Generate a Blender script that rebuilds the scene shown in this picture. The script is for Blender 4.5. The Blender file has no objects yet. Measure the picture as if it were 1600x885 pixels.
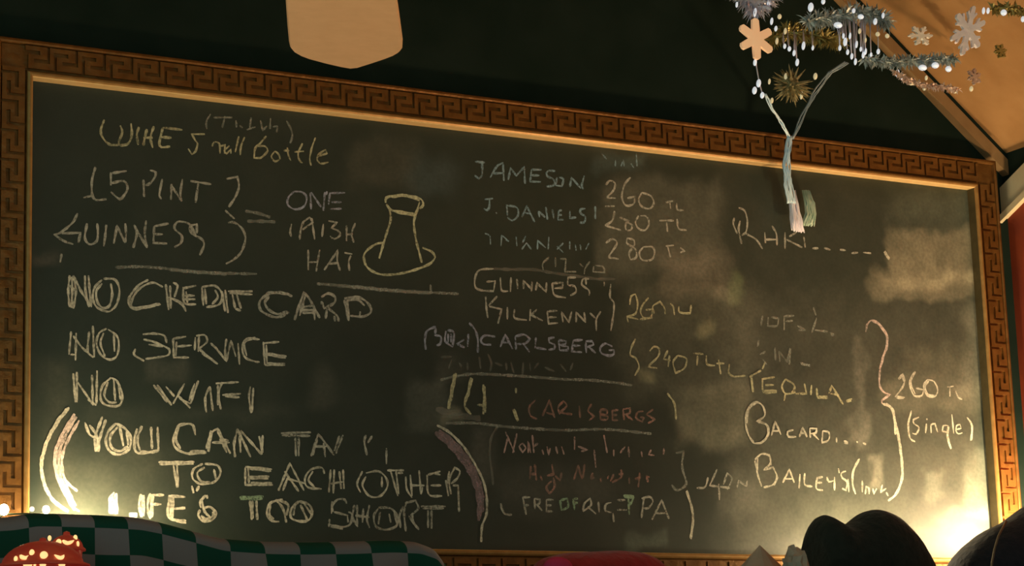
import bpy, bmesh, math, random
import numpy as np
from mathutils import Matrix, Vector

random.seed(7)
rng = np.random.default_rng(7)
S = bpy.context.scene
C = S.collection

# ------------------------------------------------------------------ camera, world, lights, exposure
FPX = 3673.4                      # focal length in pixels of a 1600 wide frame
EX = np.array([0.8672262, 0.07074935, 0.49286231])      # world x in camera axes (right, down, forward)
UP = np.array([-0.03223137, -0.97980074, 0.19736171])   # world z
IN = np.array([-0.49687006, 0.18704287, 0.84742852])    # world y (into the wall)
CAMZ = 1.55
cam_data = bpy.data.cameras.new('camera')
cam = bpy.data.objects.new('camera', cam_data)
C.objects.link(cam)
cam_data.sensor_width = 36.0
cam_data.lens = FPX / 1600.0 * 36.0
cam_data.clip_start = 0.05
right = Vector((EX[0], IN[0], UP[0]))
down = Vector((EX[1], IN[1], UP[1]))
fwd = Vector((EX[2], IN[2], UP[2]))
M = Matrix((right, -down, -fwd)).transposed().to_4x4()
M.translation = Vector((0, 0, CAMZ))
cam.matrix_world = M
S.camera = cam

S.view_settings.view_transform = 'Standard'
S.view_settings.look = 'None'
S.view_settings.exposure = 0.0
S.view_settings.gamma = 1.0
S.view_settings.use_curve_mapping = False

world = bpy.data.worlds.new('world')
S.world = world
world.use_nodes = True
world.node_tree.nodes['Background'].inputs[0].default_value = (0.62, 1.0, 0.84, 1)
world.node_tree.nodes['Background'].inputs[1].default_value = 0.55


def lamp(name, loc, energy, color, radius, kind='POINT'):
    d = bpy.data.lights.new(name, kind)
    d.energy = energy
    d.color = color
    d.shadow_soft_size = radius
    o = bpy.data.objects.new(name, d)
    o.location = loc
    C.objects.link(o)
    return o


WARM = (1.0, 0.62, 0.28)
lamp('bar_lamp_light', (3.5, 2.85, 1.2), 69.0, (1.0, 0.66, 0.33), 0.10)
lamp('chalk_fill_light', (1.9, 1.7, 0.8), 6.0, (1.0, 0.76, 0.48), 0.20)  # added fill that brightens the chalk, no lamp stands here
up = lamp('fan_fill_spot', (1.15, 1.55, 0.95), 39.0, (1.0, 0.70, 0.38), 0.05, 'SPOT')  # added spot that lights only the fan, no fixture behind it
up.data.spot_size = math.radians(44)
up.data.spot_blend = 0.6
up.rotation_euler = (Vector((1.22, 2.45, 2.45)) - Vector((1.15, 1.55, 0.95))).to_track_quat('-Z', 'Y').to_euler()


# ------------------------------------------------------------------ picture <-> place helpers (points measured in the 1600 x 885 frame)
def ray(px, py):
    d = np.array([px - 800.0, py - 442.5, FPX])
    return np.array([d @ EX, d @ IN, d @ UP])


def at(px, py, Y):
    r = ray(px, py)
    r = r / r[1] * Y
    return Vector((r[0], r[1], r[2] + CAMZ))


def project(x, y, z):
    z = z - CAMZ
    c = [EX[i] * x + IN[i] * y + UP[i] * z for i in range(3)]
    return 800 + FPX * c[0] / c[2], 442.5 + FPX * c[1] / c[2]


# ------------------------------------------------------------------ mesh and material helpers
def obj(name, bm, mat, parent=None, smooth=False):
    me = bpy.data.meshes.new(name)
    bm.to_mesh(me)
    bm.free()
    for m in (mat if isinstance(mat, (list, tuple)) else [mat]):
        me.materials.append(m)
    if smooth:
        for p in me.polygons:
            p.use_smooth = True
    o = bpy.data.objects.new(name, me)
    C.objects.link(o)
    if parent is not None:
        o.parent = parent
        bpy.context.view_layer.update()
        o.matrix_parent_inverse = parent.matrix_world.inverted()
    return o


def thing(name, label, cat, loc=(0, 0, 0), group=None):
    o = bpy.data.objects.new(name, None)
    o.empty_display_size = 0.05
    C.objects.link(o)
    o.location = loc
    tag(o, label, cat, group)
    bpy.context.view_layer.update()
    return o


def tag(o, label, cat, group=None):
    o['label'] = label
    o['category'] = cat
    if group:
        o['group'] = group
    return o


def struct(name, bm, mat):
    o = obj(name, bm, mat)
    o['kind'] = 'structure'
    return o


def box(bm, a, b):
    x0, y0, z0 = a
    x1, y1, z1 = b
    v = [bm.verts.new(p) for p in ((x0, y0, z0), (x1, y0, z0), (x1, y1, z0), (x0, y1, z0),
                                   (x0, y0, z1), (x1, y0, z1), (x1, y1, z1), (x0, y1, z1))]
    for f in ((3, 2, 1, 0), (4, 5, 6, 7), (0, 1, 5, 4), (1, 2, 6, 5), (2, 3, 7, 6), (3, 0, 4, 7)):
        bm.faces.new([v[i] for i in f])


def prism(bm, pts, off):
    """closed prism: polygon pts (Vectors) swept by vector off"""
    a = [bm.verts.new(p) for p in pts]
    b = [bm.verts.new(Vector(p) + Vector(off)) for p in pts]
    n = len(pts)
    bm.faces.new(a)
    bm.faces.new(b[::-1])
    for i in range(n):
        bm.faces.new((a[i], b[i], b[(i + 1) % n], a[(i + 1) % n]))
    bmesh.ops.recalc_face_normals(bm, faces=bm.faces)


def tube(bm, pts, radii, n=8, cap=True):
    pts = [Vector(p) for p in pts]
    rings = []
    for i, p in enumerate(pts):
        t = (pts[min(i + 1, len(pts) - 1)] - pts[max(i - 1, 0)]).normalized()
        a = t.orthogonal().normalized() if i == 0 else (rings_a - t * rings_a.dot(t)).normalized()
        rings_a = a
        b = t.cross(a)
        r = radii[i] if isinstance(radii, (list, tuple)) else radii
        rings.append([bm.verts.new(p + (a * math.cos(k * 2 * math.pi / n) + b * math.sin(k * 2 * math.pi / n)) * r) for k in range(n)])
    for i in range(len(rings) - 1):
        for k in range(n):
            bm.faces.new((rings[i][k], rings[i][(k + 1) % n], rings[i + 1][(k + 1) % n], rings[i + 1][k]))
    if cap:
        bm.faces.new(rings[0][::-1])
        bm.faces.new(rings[-1])


def lathe(bm, prof, loc=(0, 0, 0), n=32):
    """prof: list of (radius, z)"""
    loc = Vector(loc)
    rings = []
    for r, z in prof:
        if r < 1e-6:
            rings.append([bm.verts.new(loc + Vector((0, 0, z)))])
        else:
            rings.append([bm.verts.new(loc + Vector((r * math.cos(2 * math.pi * k / n), r * math.sin(2 * math.pi * k / n), z))) for k in range(n)])
    for A, B in zip(rings, rings[1:]):
        if len(A) == 1 and len(B) == 1:
            continue
        for k in range(n):
            j = (k + 1) % n
            if len(A) == 1:
                bm.faces.new((A[0], B[k], B[j]))
            elif len(B) == 1:
                bm.faces.new((A[k], A[j], B[0]))
            else:
                bm.faces.new((A[k], A[j], B[j], B[k]))


def ellipsoid(bm, loc, rx, ry, rz, u=10, v=7):
    prof = []
    for i in range(v + 1):
        a = math.pi * i / v
        prof.append((math.sin(a), -math.cos(a)))
    prof[0] = (0, -1)
    prof[-1] = (0, 1)
    start = len(bm.verts)
    lathe(bm, prof, (0, 0, 0), u)
    bm.verts.ensure_lookup_table()
    for w in bm.verts[start:]:
        w.co = Vector((w.co.x * rx, w.co.y * ry, w.co.z * rz)) + Vector(loc)


def material(name, color, rough=0.6, metal=0.0, color2=None, scale=20.0, bump=0.0, spec=0.5, emit=None, emit_s=0.0, detail=6.0, sheen=0.0):
    m = bpy.data.materials.new(name)
    m.use_nodes = True
    nt = m.node_tree
    b = nt.nodes['Principled BSDF']
    b.inputs['Roughness'].default_value = rough
    b.inputs['Metallic'].default_value = metal
    b.inputs['Specular IOR Level'].default_value = spec
    b.inputs['Base Color'].default_value = (*color, 1)
    if sheen:
        b.inputs['Sheen Weight'].default_value = sheen
    if color2 is not None or bump:
        tc = nt.nodes.new('ShaderNodeTexCoord')
        no = nt.nodes.new('ShaderNodeTexNoise')
        no.inputs['Scale'].default_value = scale
        no.inputs['Detail'].default_value = detail
        nt.links.new(tc.outputs['Object'], no.inputs['Vector'])
        if color2 is not None:
            r = nt.nodes.new('ShaderNodeValToRGB')
            r.color_ramp.elements[0].position = 0.35
            r.color_ramp.elements[1].position = 0.68
            r.color_ramp.elements[0].color = (*color, 1)
            r.color_ramp.elements[1].color = (*color2, 1)
            nt.links.new(no.outputs['Fac'], r.inputs['Fac'])
            nt.links.new(r.outputs['Color'], b.inputs['Base Color'])
        if bump:
            bp = nt.nodes.new('ShaderNodeBump')
            bp.inputs['Strength'].default_value = bump
            bp.inputs['Distance'].default_value = 0.01
            nt.links.new(no.outputs['Fac'], bp.inputs['Height'])
            nt.links.new(bp.outputs['Normal'], b.inputs['Normal'])
    if emit is not None:
        b.inputs['Emission Color'].default_value = (*emit, 1)
        b.inputs['Emission Strength'].default_value = emit_s
    return m


MAT = {
    'wall_dark': material('dark wall paint', (0.008, 0.020, 0.014), 0.85, color2=(0.014, 0.027, 0.020), scale=9, bump=0.25, spec=0.15),
    'ceiling': material('tan plaster', (0.36, 0.19, 0.075), 0.9, color2=(0.42, 0.23, 0.095), scale=14, bump=0.3, spec=0.2),
    'trim': material('tan trim paint', (0.30, 0.185, 0.085), 0.75, color2=(0.35, 0.22, 0.105), scale=30, spec=0.3),
    'cream': material('cream trim paint', (0.75, 0.62, 0.40), 0.55, color2=(0.80, 0.70, 0.48), scale=22),
    'red_wall': material('red wall paint', (0.30, 0.050, 0.016), 0.7, color2=(0.22, 0.036, 0.016), scale=10, bump=0.3, spec=0.3),
    'floor': material('dark floor boards', (0.05, 0.03, 0.02), 0.5, color2=(0.08, 0.045, 0.025), scale=6),
    'gold_wood': material('carved gilded wood', (0.17, 0.072, 0.015), 0.38, 0.45, color2=(0.25, 0.115, 0.028), scale=45, bump=0.25),
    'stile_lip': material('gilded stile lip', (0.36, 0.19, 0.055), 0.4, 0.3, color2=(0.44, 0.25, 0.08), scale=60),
    'lip_lit': material('lip gilding with painted light', (0.80, 0.54, 0.24), 0.4, 0.15, color2=(0.86, 0.62, 0.30), scale=60),  # lighter copy of the lip gilding, light from below in its colour
    'lip_shade': material('lip gilding with painted shade', (0.075, 0.055, 0.020), 0.6, color2=(0.10, 0.075, 0.03), scale=60),  # darker copy of the lip gilding, shade put into its colour
    'shelf': material('dark stained shelf wood', (0.045, 0.025, 0.014), 0.45, color2=(0.07, 0.04, 0.02), scale=25),
    'fan_blade': material('cream fan blade', (0.66, 0.44, 0.25), 0.6, color2=(0.70, 0.475, 0.275), scale=50, spec=0.3),
    'brass': material('antique brass', (0.40, 0.26, 0.10), 0.35, 0.9, color2=(0.46, 0.30, 0.12), scale=30),
    'black_felt': material('black felt', (0.014, 0.022, 0.021), 0.95, color2=(0.020, 0.030, 0.027), scale=60, bump=0.4, spec=0.15, sheen=0.15),
    'navy_felt': material('navy cloth', (0.014, 0.020, 0.032), 0.9, color2=(0.022, 0.029, 0.042), scale=60, bump=0.4, spec=0.15, sheen=0.1),
    'seam': material('tan seam thread', (0.16, 0.13, 0.08), 0.8, color2=(0.20, 0.16, 0.10), scale=80),
    'red_felt': material('red felt', (0.42, 0.025, 0.03), 0.9, color2=(0.34, 0.02, 0.02), scale=50, bump=0.5, sheen=0.2),
    'pink_felt': material('pink felt', (0.70, 0.05, 0.17), 0.9, color2=(0.60, 0.04, 0.12), scale=50, bump=0.4),
    'paper': material('off white paper', (0.50, 0.45, 0.37), 0.8, color2=(0.44, 0.40, 0.33), scale=40, bump=0.2),
    'red_glass': material('red pierced lantern glass', (0.55, 0.06, 0.035), 0.35, 0.0, color2=(0.62, 0.12, 0.06), scale=25, bump=0.2, emit=(0.5, 0.035, 0.02), emit_s=0.16),
    'bulb': material('lit bulb', (1, 0.9, 0.6), 0.4, emit=(1.0, 0.80, 0.42), emit_s=14),
    'glow': material('lit lantern opening', (1, 0.8, 0.4), 0.4, emit=(1.0, 0.62, 0.24), emit_s=1.1),
    'wire': material('green wire', (0.02, 0.04, 0.02), 0.6, color2=(0.03, 0.05, 0.02), scale=40),
    'tinsel_silver': material('silver tinsel', (0.62, 0.62, 0.74), 0.35, 0.45, color2=(0.78, 0.76, 0.86), scale=30),
    'tinsel_teal': material('teal silver tinsel', (0.24, 0.30, 0.31), 0.35, 0.3, color2=(0.55, 0.62, 0.62), scale=30),
    'tinsel_gold': material('olive gold tinsel', (0.20, 0.17, 0.05), 0.35, 0.5, color2=(0.42, 0.34, 0.12), scale=30),
    'tinsel_pink': material('pale pink tinsel', (0.55, 0.38, 0.32), 0.4, 0.3, color2=(0.75, 0.58, 0.48), scale=30),
    'gold_glitter': material('gold glitter', (0.20, 0.17, 0.07), 0.5, 0.3, color2=(0.46, 0.42, 0.24), scale=90, bump=0.8),
    'bead': material('white light bead', (0.80, 0.88, 1.0), 0.25, color2=(0.76, 0.86, 1.0), scale=30, spec=0.8, emit=(0.85, 0.93, 1.0), emit_s=0.5),
    'bead_gold': material('pale gold light bead', (0.90, 0.80, 0.50), 0.25, color2=(0.85, 0.75, 0.45), scale=30, spec=0.8, emit=(1.0, 0.85, 0.5), emit_s=0.3),
    'flake_peach': material('peach lit snowflake', (0.95, 0.62, 0.38), 0.45, color2=(0.98, 0.75, 0.52), scale=20, emit=(1.0, 0.58, 0.30), emit_s=0.30),  # warm lit look put into the colour and a slight emission
    'flake_white': material('white glitter snowflake', (0.94, 0.97, 0.95), 0.4, color2=(0.98, 0.98, 0.95), scale=60, bump=0.2),
    'flake_lilac': material('lilac glitter snowflake', (0.84, 0.84, 0.96), 0.4, color2=(0.95, 0.93, 0.98), scale=60, bump=0.2),
    'ribbon_blue': material('pale blue ribbon', (0.42, 0.66, 0.90), 0.4, 0.0, color2=(0.70, 0.88, 1.0), scale=25),
    'ribbon_grey': material('grey blue ribbon', (0.16, 0.21, 0.25), 0.5, 0.1, color2=(0.26, 0.33, 0.37), scale=25),
    'tassel_white': material('white lilac tassel', (0.84, 0.80, 0.94), 0.5, color2=(0.94, 0.90, 0.98), scale=30),
    'tassel_green': material('pale green tassel', (0.36, 0.50, 0.38), 0.5, color2=(0.58, 0.70, 0.58), scale=30),
}


# ------------------------------------------------------------------ the room
WALL_Y = 4.012
RX = 3.665                      # right wall
ZW = lambda z: z + CAMZ          # heights below are given from the camera's height
FLAT = 1.95                     # flat ceiling above the camera
K = 0.79                        # slope of the ceiling


def slope_z(x):
    return 1.372 - K * (x - 3.611)


XS = 3.611 - (FLAT - 1.372) / K  # where the slope meets the flat ceiling
bm = bmesh.new()
box(bm, (-2.0, -2.0, -0.1), (RX + 0.1, WALL_Y + 0.1, 0.0))
struct('floor', bm, MAT['floor'])
bm = bmesh.new()
prism(bm, [Vector((-2.0, WALL_Y, 0)), Vector((RX + 0.1, WALL_Y, 0)), Vector((RX + 0.1, WALL_Y, ZW(slope_z(RX + 0.1)))),
           Vector((XS, WALL_Y, ZW(FLAT))), Vector((-2.0, WALL_Y, ZW(FLAT)))], (0, 0.1, 0))
struct('wall_back', bm, MAT['wall_dark'])
bm = bmesh.new()
prism(bm, [Vector((-2.0, -2.0, ZW(FLAT))), Vector((XS, -2.0, ZW(FLAT))), Vector((RX + 0.1, -2.0, ZW(slope_z(RX + 0.1)))),
           Vector((RX + 0.1, -2.0, ZW(slope_z(RX + 0.1)) + 0.1)), Vector((XS, -2.0, ZW(FLAT) + 0.1)), Vector((-2.0, -2.0, ZW(FLAT) + 0.1))],
      (0, WALL_Y + 2.1, 0))
struct('ceiling', bm, MAT['ceiling'])
# right wall: red below the raking cream trim, painted-in shadow above it
ya, za = 4.012, 1.186
yb, zb = -2.0, 1.186
TS = 0.45
bm = bmesh.new()
box(bm, (RX, -2.0, 0), (RX + 0.1, WALL_Y, ZW(slope_z(RX)) + 0.02))
struct('wall_right', bm, MAT['red_wall'])
bm = bmesh.new()
L = 0.30
p0 = Vector((RX, WALL_Y, ZW(1.182)))
p1 = Vector((RX, WALL_Y - L, ZW(1.182 + TS * L)))
prism(bm, [p0, p1, p1 + Vector((0, 0, 0.072)), p0 + Vector((0, 0, 0.072))], (-0.018, 0, 0))
struct('trim_2', bm, MAT['cream'])
bm = bmesh.new()
q0 = p0 + Vector((-0.018, 0, -0.012))
q1 = p1 + Vector((-0.018, 0, -0.012))
prism(bm, [q0, q1, q1 + Vector((0, 0, 0.016)), q0 + Vector((0, 0, 0.016))], (-0.010, 0, 0))
struct('trim_3', bm, MAT['cream'])
# dark panel on the right wall, painting in the shadow gap between cream trim and ceiling
bm = bmesh.new()
c0 = p0 + Vector((0, 0, 0.072))
c1 = p1 + Vector((0, 0, 0.072))
prism(bm, [c0, c1, Vector((RX, WALL_Y - L, max(c1.z + 0.01, ZW(slope_z(RX)) + 0.02))), Vector((RX, WALL_Y, ZW(slope_z(RX)) + 0.02))], (-0.006, 0, 0))
struct('shade_panel', bm, MAT['wall_dark'])
# raking trim along the slope on the back wall
bm = bmesh.new()
xa, xb = 2.95, RX


def rake(x, d):
    return Vector((x, WALL_Y, ZW(slope_z(x) - d)))


prism(bm, [rake(xa, 0.052), rake(xb, 0.052), rake(xb, 0.016), rake(xa, 0.016)], (0, -0.022, 0))
struct('trim_1', bm, MAT['trim'])
bm = bmesh.new()
prism(bm, [rake(xa, 0.017), rake(xb, 0.017), rake(xb, -0.004), rake(xa, -0.004)], (0, -0.018, 0))  # dark strip painting in the shaded gap between trim and ceiling
struct('gap_shade_strip', bm, MAT['wall_dark'])

# shelf under the board
SH = 0.30
bm = bmesh.new()
box(bm, (0.2, 3.44, ZW(SH - 0.03)), (RX - 0.002, WALL_Y, ZW(SH)))
bmesh.ops.bevel(bm, geom=bm.edges[:], offset=0.004, segments=2, affect='EDGES')
shelf = tag(obj('bar_shelf', bm, MAT['shelf']), 'long dark wooden shelf below the framed chalkboard', 'shelf')
for x in (0.7, 2.0, 3.3):
    bm = bmesh.new()
    prism(bm, [Vector((x, WALL_Y, ZW(SH - 0.03))), Vector((x, 3.58, ZW(SH - 0.03))), Vector((x, 3.60, ZW(SH - 0.06))), Vector((x, WALL_Y, ZW(SH - 0.30)))], (0.03, 0, 0))
    obj('bracket', bm, MAT['shelf'], shelf)

# ------------------------------------------------------------------ the chalkboard
BY = 4.0
X0, X1, Z0, Z1 = 1.322, 3.538, 0.393, 1.236
board = thing('chalkboard', 'large black chalkboard in a carved gold Greek-key frame, covered in handwritten prices', 'chalkboard', ((X0 + X1) / 2, BY, ZW(Z0)))

NX, NZ = 520, 200


def vnoise(x, y, seed):
    """smooth value noise on arrays"""
    xi, yi = np.floor(x).astype(int), np.floor(y).astype(int)
    xf, yf = x - xi, y - yi
    xf, yf = xf * xf * (3 - 2 * xf), yf * yf * (3 - 2 * yf)

    def h(a, b):
        n = (a * 374761393 + b * 668265263 + seed * 974634777) & 0x7fffffff
        n = ((n ^ (n >> 13)) * 1274126177) & 0x7fffffff
        return ((n ^ (n >> 16)) & 0xffff) / 65535.0
    return (h(xi, yi) * (1 - xf) + h(xi + 1, yi) * xf) * (1 - yf) + (h(xi, yi + 1) * (1 - xf) + h(xi + 1, yi + 1) * xf) * yf


def fbm(x, y, seed):
    return sum(vnoise(x * 2 ** k, y * 2 ** k, seed + k) * 0.5 ** (k + 1) for k in range(4)) / 0.9375


# chalk dust rubbed on the board, plus pale patches that paint in the lights' glow: (x0, y0, x1, y1, softness, amount, tint) in the photograph's pixels
DUST_GLOW = [
    (1394, 360, 1535, 447, 10, .55, (1, .90, .66)), (1362, 424, 1535, 470, 9, .42, (1, .90, .66)), (1398, 300, 1530, 360, 22, .16, (.9, 1, .8)),
    (932, 282, 1135, 432, 16, .22, (1, .95, .78)), (1045, 395, 1138, 475, 16, .20, (1, .80, .62)), (975, 440, 1180, 610, 26, .16, (1, .96, .74)),
    (1062, 600, 1165, 695, 14, .30, (1, .96, .72)), (548, 214, 642, 292, 16, .10, (1, .86, .66)), (636, 250, 716, 310, 18, .12, (.6, .85, 1)),
    (640, 588, 702, 662, 12, .12, (.95, .98, .9)), (972, 833, 1048, 858, 6, .14, (.75, 1, .85)), (1500, 480, 1545, 630, 12, .26, (1, .97, .8)),
    (1328, 520, 1344, 690, 6, .22, (1, .94, .8)), (1344, 640, 1358, 705, 6, .26, (1, .94, .8)), (1362, 720, 1388, 770, 6, .40, (1, .97, .8)),
    (1140, 300, 1560, 480, 30, .05, (1, .97, .82)), (1135, 470, 1560, 900, 40, .16, (1, .95, .8)), (1460, 800, 1540, 815, 6, .30, (1, .97, .85)), (1436, 826, 1510, 836, 5, .26, (1, .97, .85)),  # broad right patches paint the lamp glow, thin ones the gloss swirls
    (1420, 835, 1500, 885, 12, .10, (1, .97, .85)), (1512, 690, 1545, 820, 10, .22, (.95, 1, .85)), (1450, 735, 1475, 775, 8, .25, (.95, 1, .85)),
    (1130, 740, 1190, 800, 20, .18, (1, .97, .85)), (480, 575, 520, 640, 14, .10, (1, .92, .8)), (60, 395, 100, 415, 8, .14, (1, .8, .7)),
    (780, 735, 960, 790, 22, .08, (1, .9, .85)), (1385, 590, 1540, 640, 12, .20, (1, .94, .7)), (1420, 540, 1510, 585, 16, .16, (1, .94, .7)),
    (232, 560, 290, 600, 10, .12, (1, .92, .8)), (680, 560, 730, 600, 10, .10, (1, .9, .8)), (740, 655, 775, 760, 12, .12, (1, .9, .85)),
    (925, 240, 1010, 268, 8, .14, (.6, .9, 1)), (1140, 430, 1160, 470, 8, .25, (.75, 1, .45)), (1115, 455, 1150, 475, 8, .22, (1, .96, .72)),
    (1085, 495, 1112, 520, 8, .30, (1, .95, .55)), (685, 640, 720, 655, 6, .32, (1, .95, .7)), (1000, 575, 1026, 590, 6, .30, (1, .95, .55)),
    (140, 640, 460, 660, 14, .05, (1, .95, .8)), (60, 560, 110, 800, 20, .08, (1, .92, .7)), (85, 690, 270, 830, 45, .10, (1, .95, .78)),  # cream patches at lower left paint in the bulb glow
]
bm = bmesh.new()
gx = np.linspace(X0 - 0.004, X1 + 0.004, NX)
gz = np.linspace(Z0 - 0.004, Z1 + 0.004, NZ)
GX, GZ = np.meshgrid(gx, gz)
PX, PY = project(GX, BY, GZ + CAMZ)
n1 = fbm(GX * 9, GZ * 9, 3)
n2 = fbm(GX * 34, GZ * 34, 11)
wx = PX + (fbm(GX * 16, GZ * 16, 21) - .5) * 44
wy = PY + (fbm(GX * 16, GZ * 16, 31) - .5) * 44
amount = 0.030 * n1 * 1.2 + 0.02 * (n2 - .3)
tint = np.ones((NZ, NX, 3)) * np.array([1, .98, .84])
acc = amount.copy()
sm = lambda t: np.clip(t, 0, 1) ** 2 * (3 - 2 * np.clip(t, 0, 1))
for (a, b, c, d, s, q, t) in DUST_GLOW:
    s, q = s * 2.2, q * .8
    m = sm((wx - a) / s + .5) * sm((c - wx) / s + .5) * sm((wy - b) / s + .5) * sm((d - wy) / s + .5)
    m = m * q * (0.6 + 0.7 * n2)
    tint = (tint * acc[..., None] + np.array(t) * m[..., None]) / np.maximum(acc + m, 1e-5)[..., None]
    acc = acc + m
acc = np.clip(acc, 0, 1)
vs = [[bm.verts.new((gx[i], BY, ZW(gz[j]))) for i in range(NX)] for j in range(NZ)]
for j in range(NZ - 1):
    for i in range(NX - 1):
        bm.faces.new((vs[j][i], vs[j][i + 1], vs[j + 1][i + 1], vs[j + 1][i]))
slate = bpy.data.materials.new('slate paint with chalk smears and glow')
slate.use_nodes = True
nt = slate.node_tree
B = nt.nodes['Principled BSDF']
B.inputs['Roughness'].default_value = 0.42
B.inputs['Specular IOR Level'].default_value = 0.5
at1 = nt.nodes.new('ShaderNodeAttribute')
at1.attribute_name = 'dust_glow'
at2 = nt.nodes.new('ShaderNodeAttribute')
at2.attribute_name = 'dust_glow_tint'
tc = nt.nodes.new('ShaderNodeTexCoord')
no = nt.nodes.new('ShaderNodeTexNoise')
no.inputs['Scale'].default_value = 130
no.inputs['Detail'].default_value = 5
nt.links.new(tc.outputs['Object'], no.inputs['Vector'])
mr = nt.nodes.new('ShaderNodeMapRange')
mr.inputs[1].default_value, mr.inputs[2].default_value = 0.3, 0.7
mr.inputs[3].default_value, mr.inputs[4].default_value = 0.78, 1.2
nt.links.new(no.outputs['Fac'], mr.inputs[0])
mu = nt.nodes.new('ShaderNodeMath')
mu.operation = 'MULTIPLY'
mu.use_clamp = True
nt.links.new(at1.outputs['Fac'], mu.inputs[0])
nt.links.new(mr.outputs[0], mu.inputs[1])
tm = nt.nodes.new('ShaderNodeMix')
tm.data_type = 'RGBA'
tm.blend_type = 'MULTIPLY'
tm.inputs[0].default_value = 1.0
tm.inputs[6].default_value = (0.46, 0.46, 0.43, 1)
nt.links.new(at2.outputs['Color'], tm.inputs[7])
mx = nt.nodes.new('ShaderNodeMix')
mx.data_type = 'RGBA'
mx.inputs[6].default_value = (0.021, 0.035, 0.028, 1)
nt.links.new(mu.outputs[0], mx.inputs[0])
nt.links.new(tm.outputs[2], mx.inputs[7])
nt.links.new(mx.outputs[2], B.inputs['Base Color'])
ra = nt.nodes.new('ShaderNodeMapRange')
ra.inputs[3].default_value, ra.inputs[4].default_value = 0.40, 0.85
nt.links.new(mu.outputs[0], ra.inputs[0])
nt.links.new(ra.outputs[0], B.inputs['Roughness'])
panel = obj('board_panel', bm, slate, board)
me = panel.data
a1 = me.attributes.new('dust_glow', 'FLOAT', 'POINT')
a1.data.foreach_set('value', acc.astype(np.float32).ravel())
a2 = me.attributes.new('dust_glow_tint', 'FLOAT_COLOR', 'POINT')
col = np.ones((NZ * NX, 4), np.float32)
col[:, :3] = tint.reshape(-1, 3)
a2.data.foreach_set('color', col.ravel())
bm = bmesh.new()
box(bm, (X0 - 0.02, BY + 0.001, ZW(Z0 - 0.02)), (X1 + 0.02, WALL_Y, ZW(Z1 + 0.02)))
obj('backing', bm, MAT['shelf'], board)

# frame: four mitred sides with a carved key band
T_LIP, T_GR, T_BAND, T_ALL = 0.011, 0.016, 0.058, 0.070
COLS = [0, .27, .44, .62, .80, 1.0]
ROWS = [0, .10, .30, .51, .76, .855, 1.0]
GROOVE = {(0, 0), (0, 1), (0, 2), (0, 3), (1, 3), (2, 1), (2, 3), (3, 1), (4, 1), (4, 2), (4, 3), (4, 4)}
YF = 3.972                       # front of the frame


def frame_side(name, origin, ds, dt, L):
    """origin: inner corner; ds: unit vector along; dt: unit vector outward"""
    origin, ds, dt = Vector(origin), Vector(ds), Vector(dt)

    def P(s, t, y):
        return origin + ds * s + dt * t + Vector((0, y, 0))
    bm = bmesh.new()
    # outline of the section (t, y): groove behind the lip, band, outer bead, outer edge
    prof = [(T_LIP, YF + .004), (T_LIP + .002, YF + .008), (T_GR, YF + .008), (T_GR, YF + .006), (T_BAND, YF + .006), (T_BAND + .001, YF + .007), (T_BAND + .003, YF + .0015),
            (T_BAND + .006, YF), (T_ALL - .002, YF + .001), (T_ALL, YF + .004), (T_ALL, WALL_Y), (0.002, WALL_Y)]
    A = [bm.verts.new(P(-t, t, y)) for t, y in prof]
    Bv = [bm.verts.new(P(L + t, t, y)) for t, y in prof]
    for i in range(len(prof) - 1):
        bm.faces.new((A[i], A[i + 1], Bv[i + 1], Bv[i]))
    # the carved key: land raised above the sunk ground
    n = max(2, int(round((L + 0.03) / 0.0535)))
    per = (L + 0.03) / n
    yb_, yt = YF + .006, YF + .0012
    wid = T_BAND - T_GR

    def cell(r, c):
        if c < 0 or c > 4:
            return False
        return (r % 6, c) not in GROOVE
    for k in range(n):
        for r in range(6):
            s0 = -0.015 + per * (k + ROWS[r])
            s1 = -0.015 + per * (k + ROWS[r + 1])
            for c in range(5):
                if not cell(r, c):
                    continue
                t0, t1 = T_GR + wid * COLS[c], T_GR + wid * COLS[c + 1]
                q = [bm.verts.new(P(s, t, yt)) for s, t in ((s0, t0), (s1, t0), (s1, t1), (s0, t1))]
                bm.faces.new(q)
                for (dr, dc, i, j) in ((0, -1, 0, 1), (1, 0, 1, 2), (0, 1, 2, 3), (-1, 0, 3, 0)):
                    edge = (k == 0 and r == 0 and dr == -1) or (k == n - 1 and r == 5 and dr == 1)
                    if edge or not cell(r + dr, c + dc):
                        a_, b_ = q[i], q[j]
                        l0 = bm.verts.new((a_.co.x, yb_, a_.co.z))
                        l1 = bm.verts.new((b_.co.x, yb_, b_.co.z))
                        bm.faces.new((a_, b_, l1, l0))
    bmesh.ops.remove_doubles(bm, verts=bm.verts[:], dist=1e-5)
    bmesh.ops.recalc_face_normals(bm, faces=bm.faces[:])
    o = obj(name, bm, MAT['gold_wood'], board)
    bm = bmesh.new()
    prof = [(0.0, BY + .002), (0.0, YF + .004), (.0012, YF + .0012), (.004, YF - .001), (.007, YF - .001), (.0098, YF + .001), (T_LIP, YF + .004), (T_LIP, BY)]
    A = [bm.verts.new(P(-t, t, y)) for t, y in prof]
    Bv = [bm.verts.new(P(L + t, t, y)) for t, y in prof]
    for i in range(len(prof) - 1):
        bm.faces.new((A[i], A[i + 1], Bv[i + 1], Bv[i]))
    bmesh.ops.recalc_face_normals(bm, faces=bm.faces[:])
    lip = obj('inner_lip', bm, [MAT['lip_lit'], MAT['lip_shade'], MAT['stile_lip']], o)  # same gilding in lit, shaded and middle tones
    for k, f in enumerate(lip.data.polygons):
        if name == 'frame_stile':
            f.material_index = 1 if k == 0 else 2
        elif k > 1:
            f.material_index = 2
    lip['label'] = 'plain gold inner lip'
    return o


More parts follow.
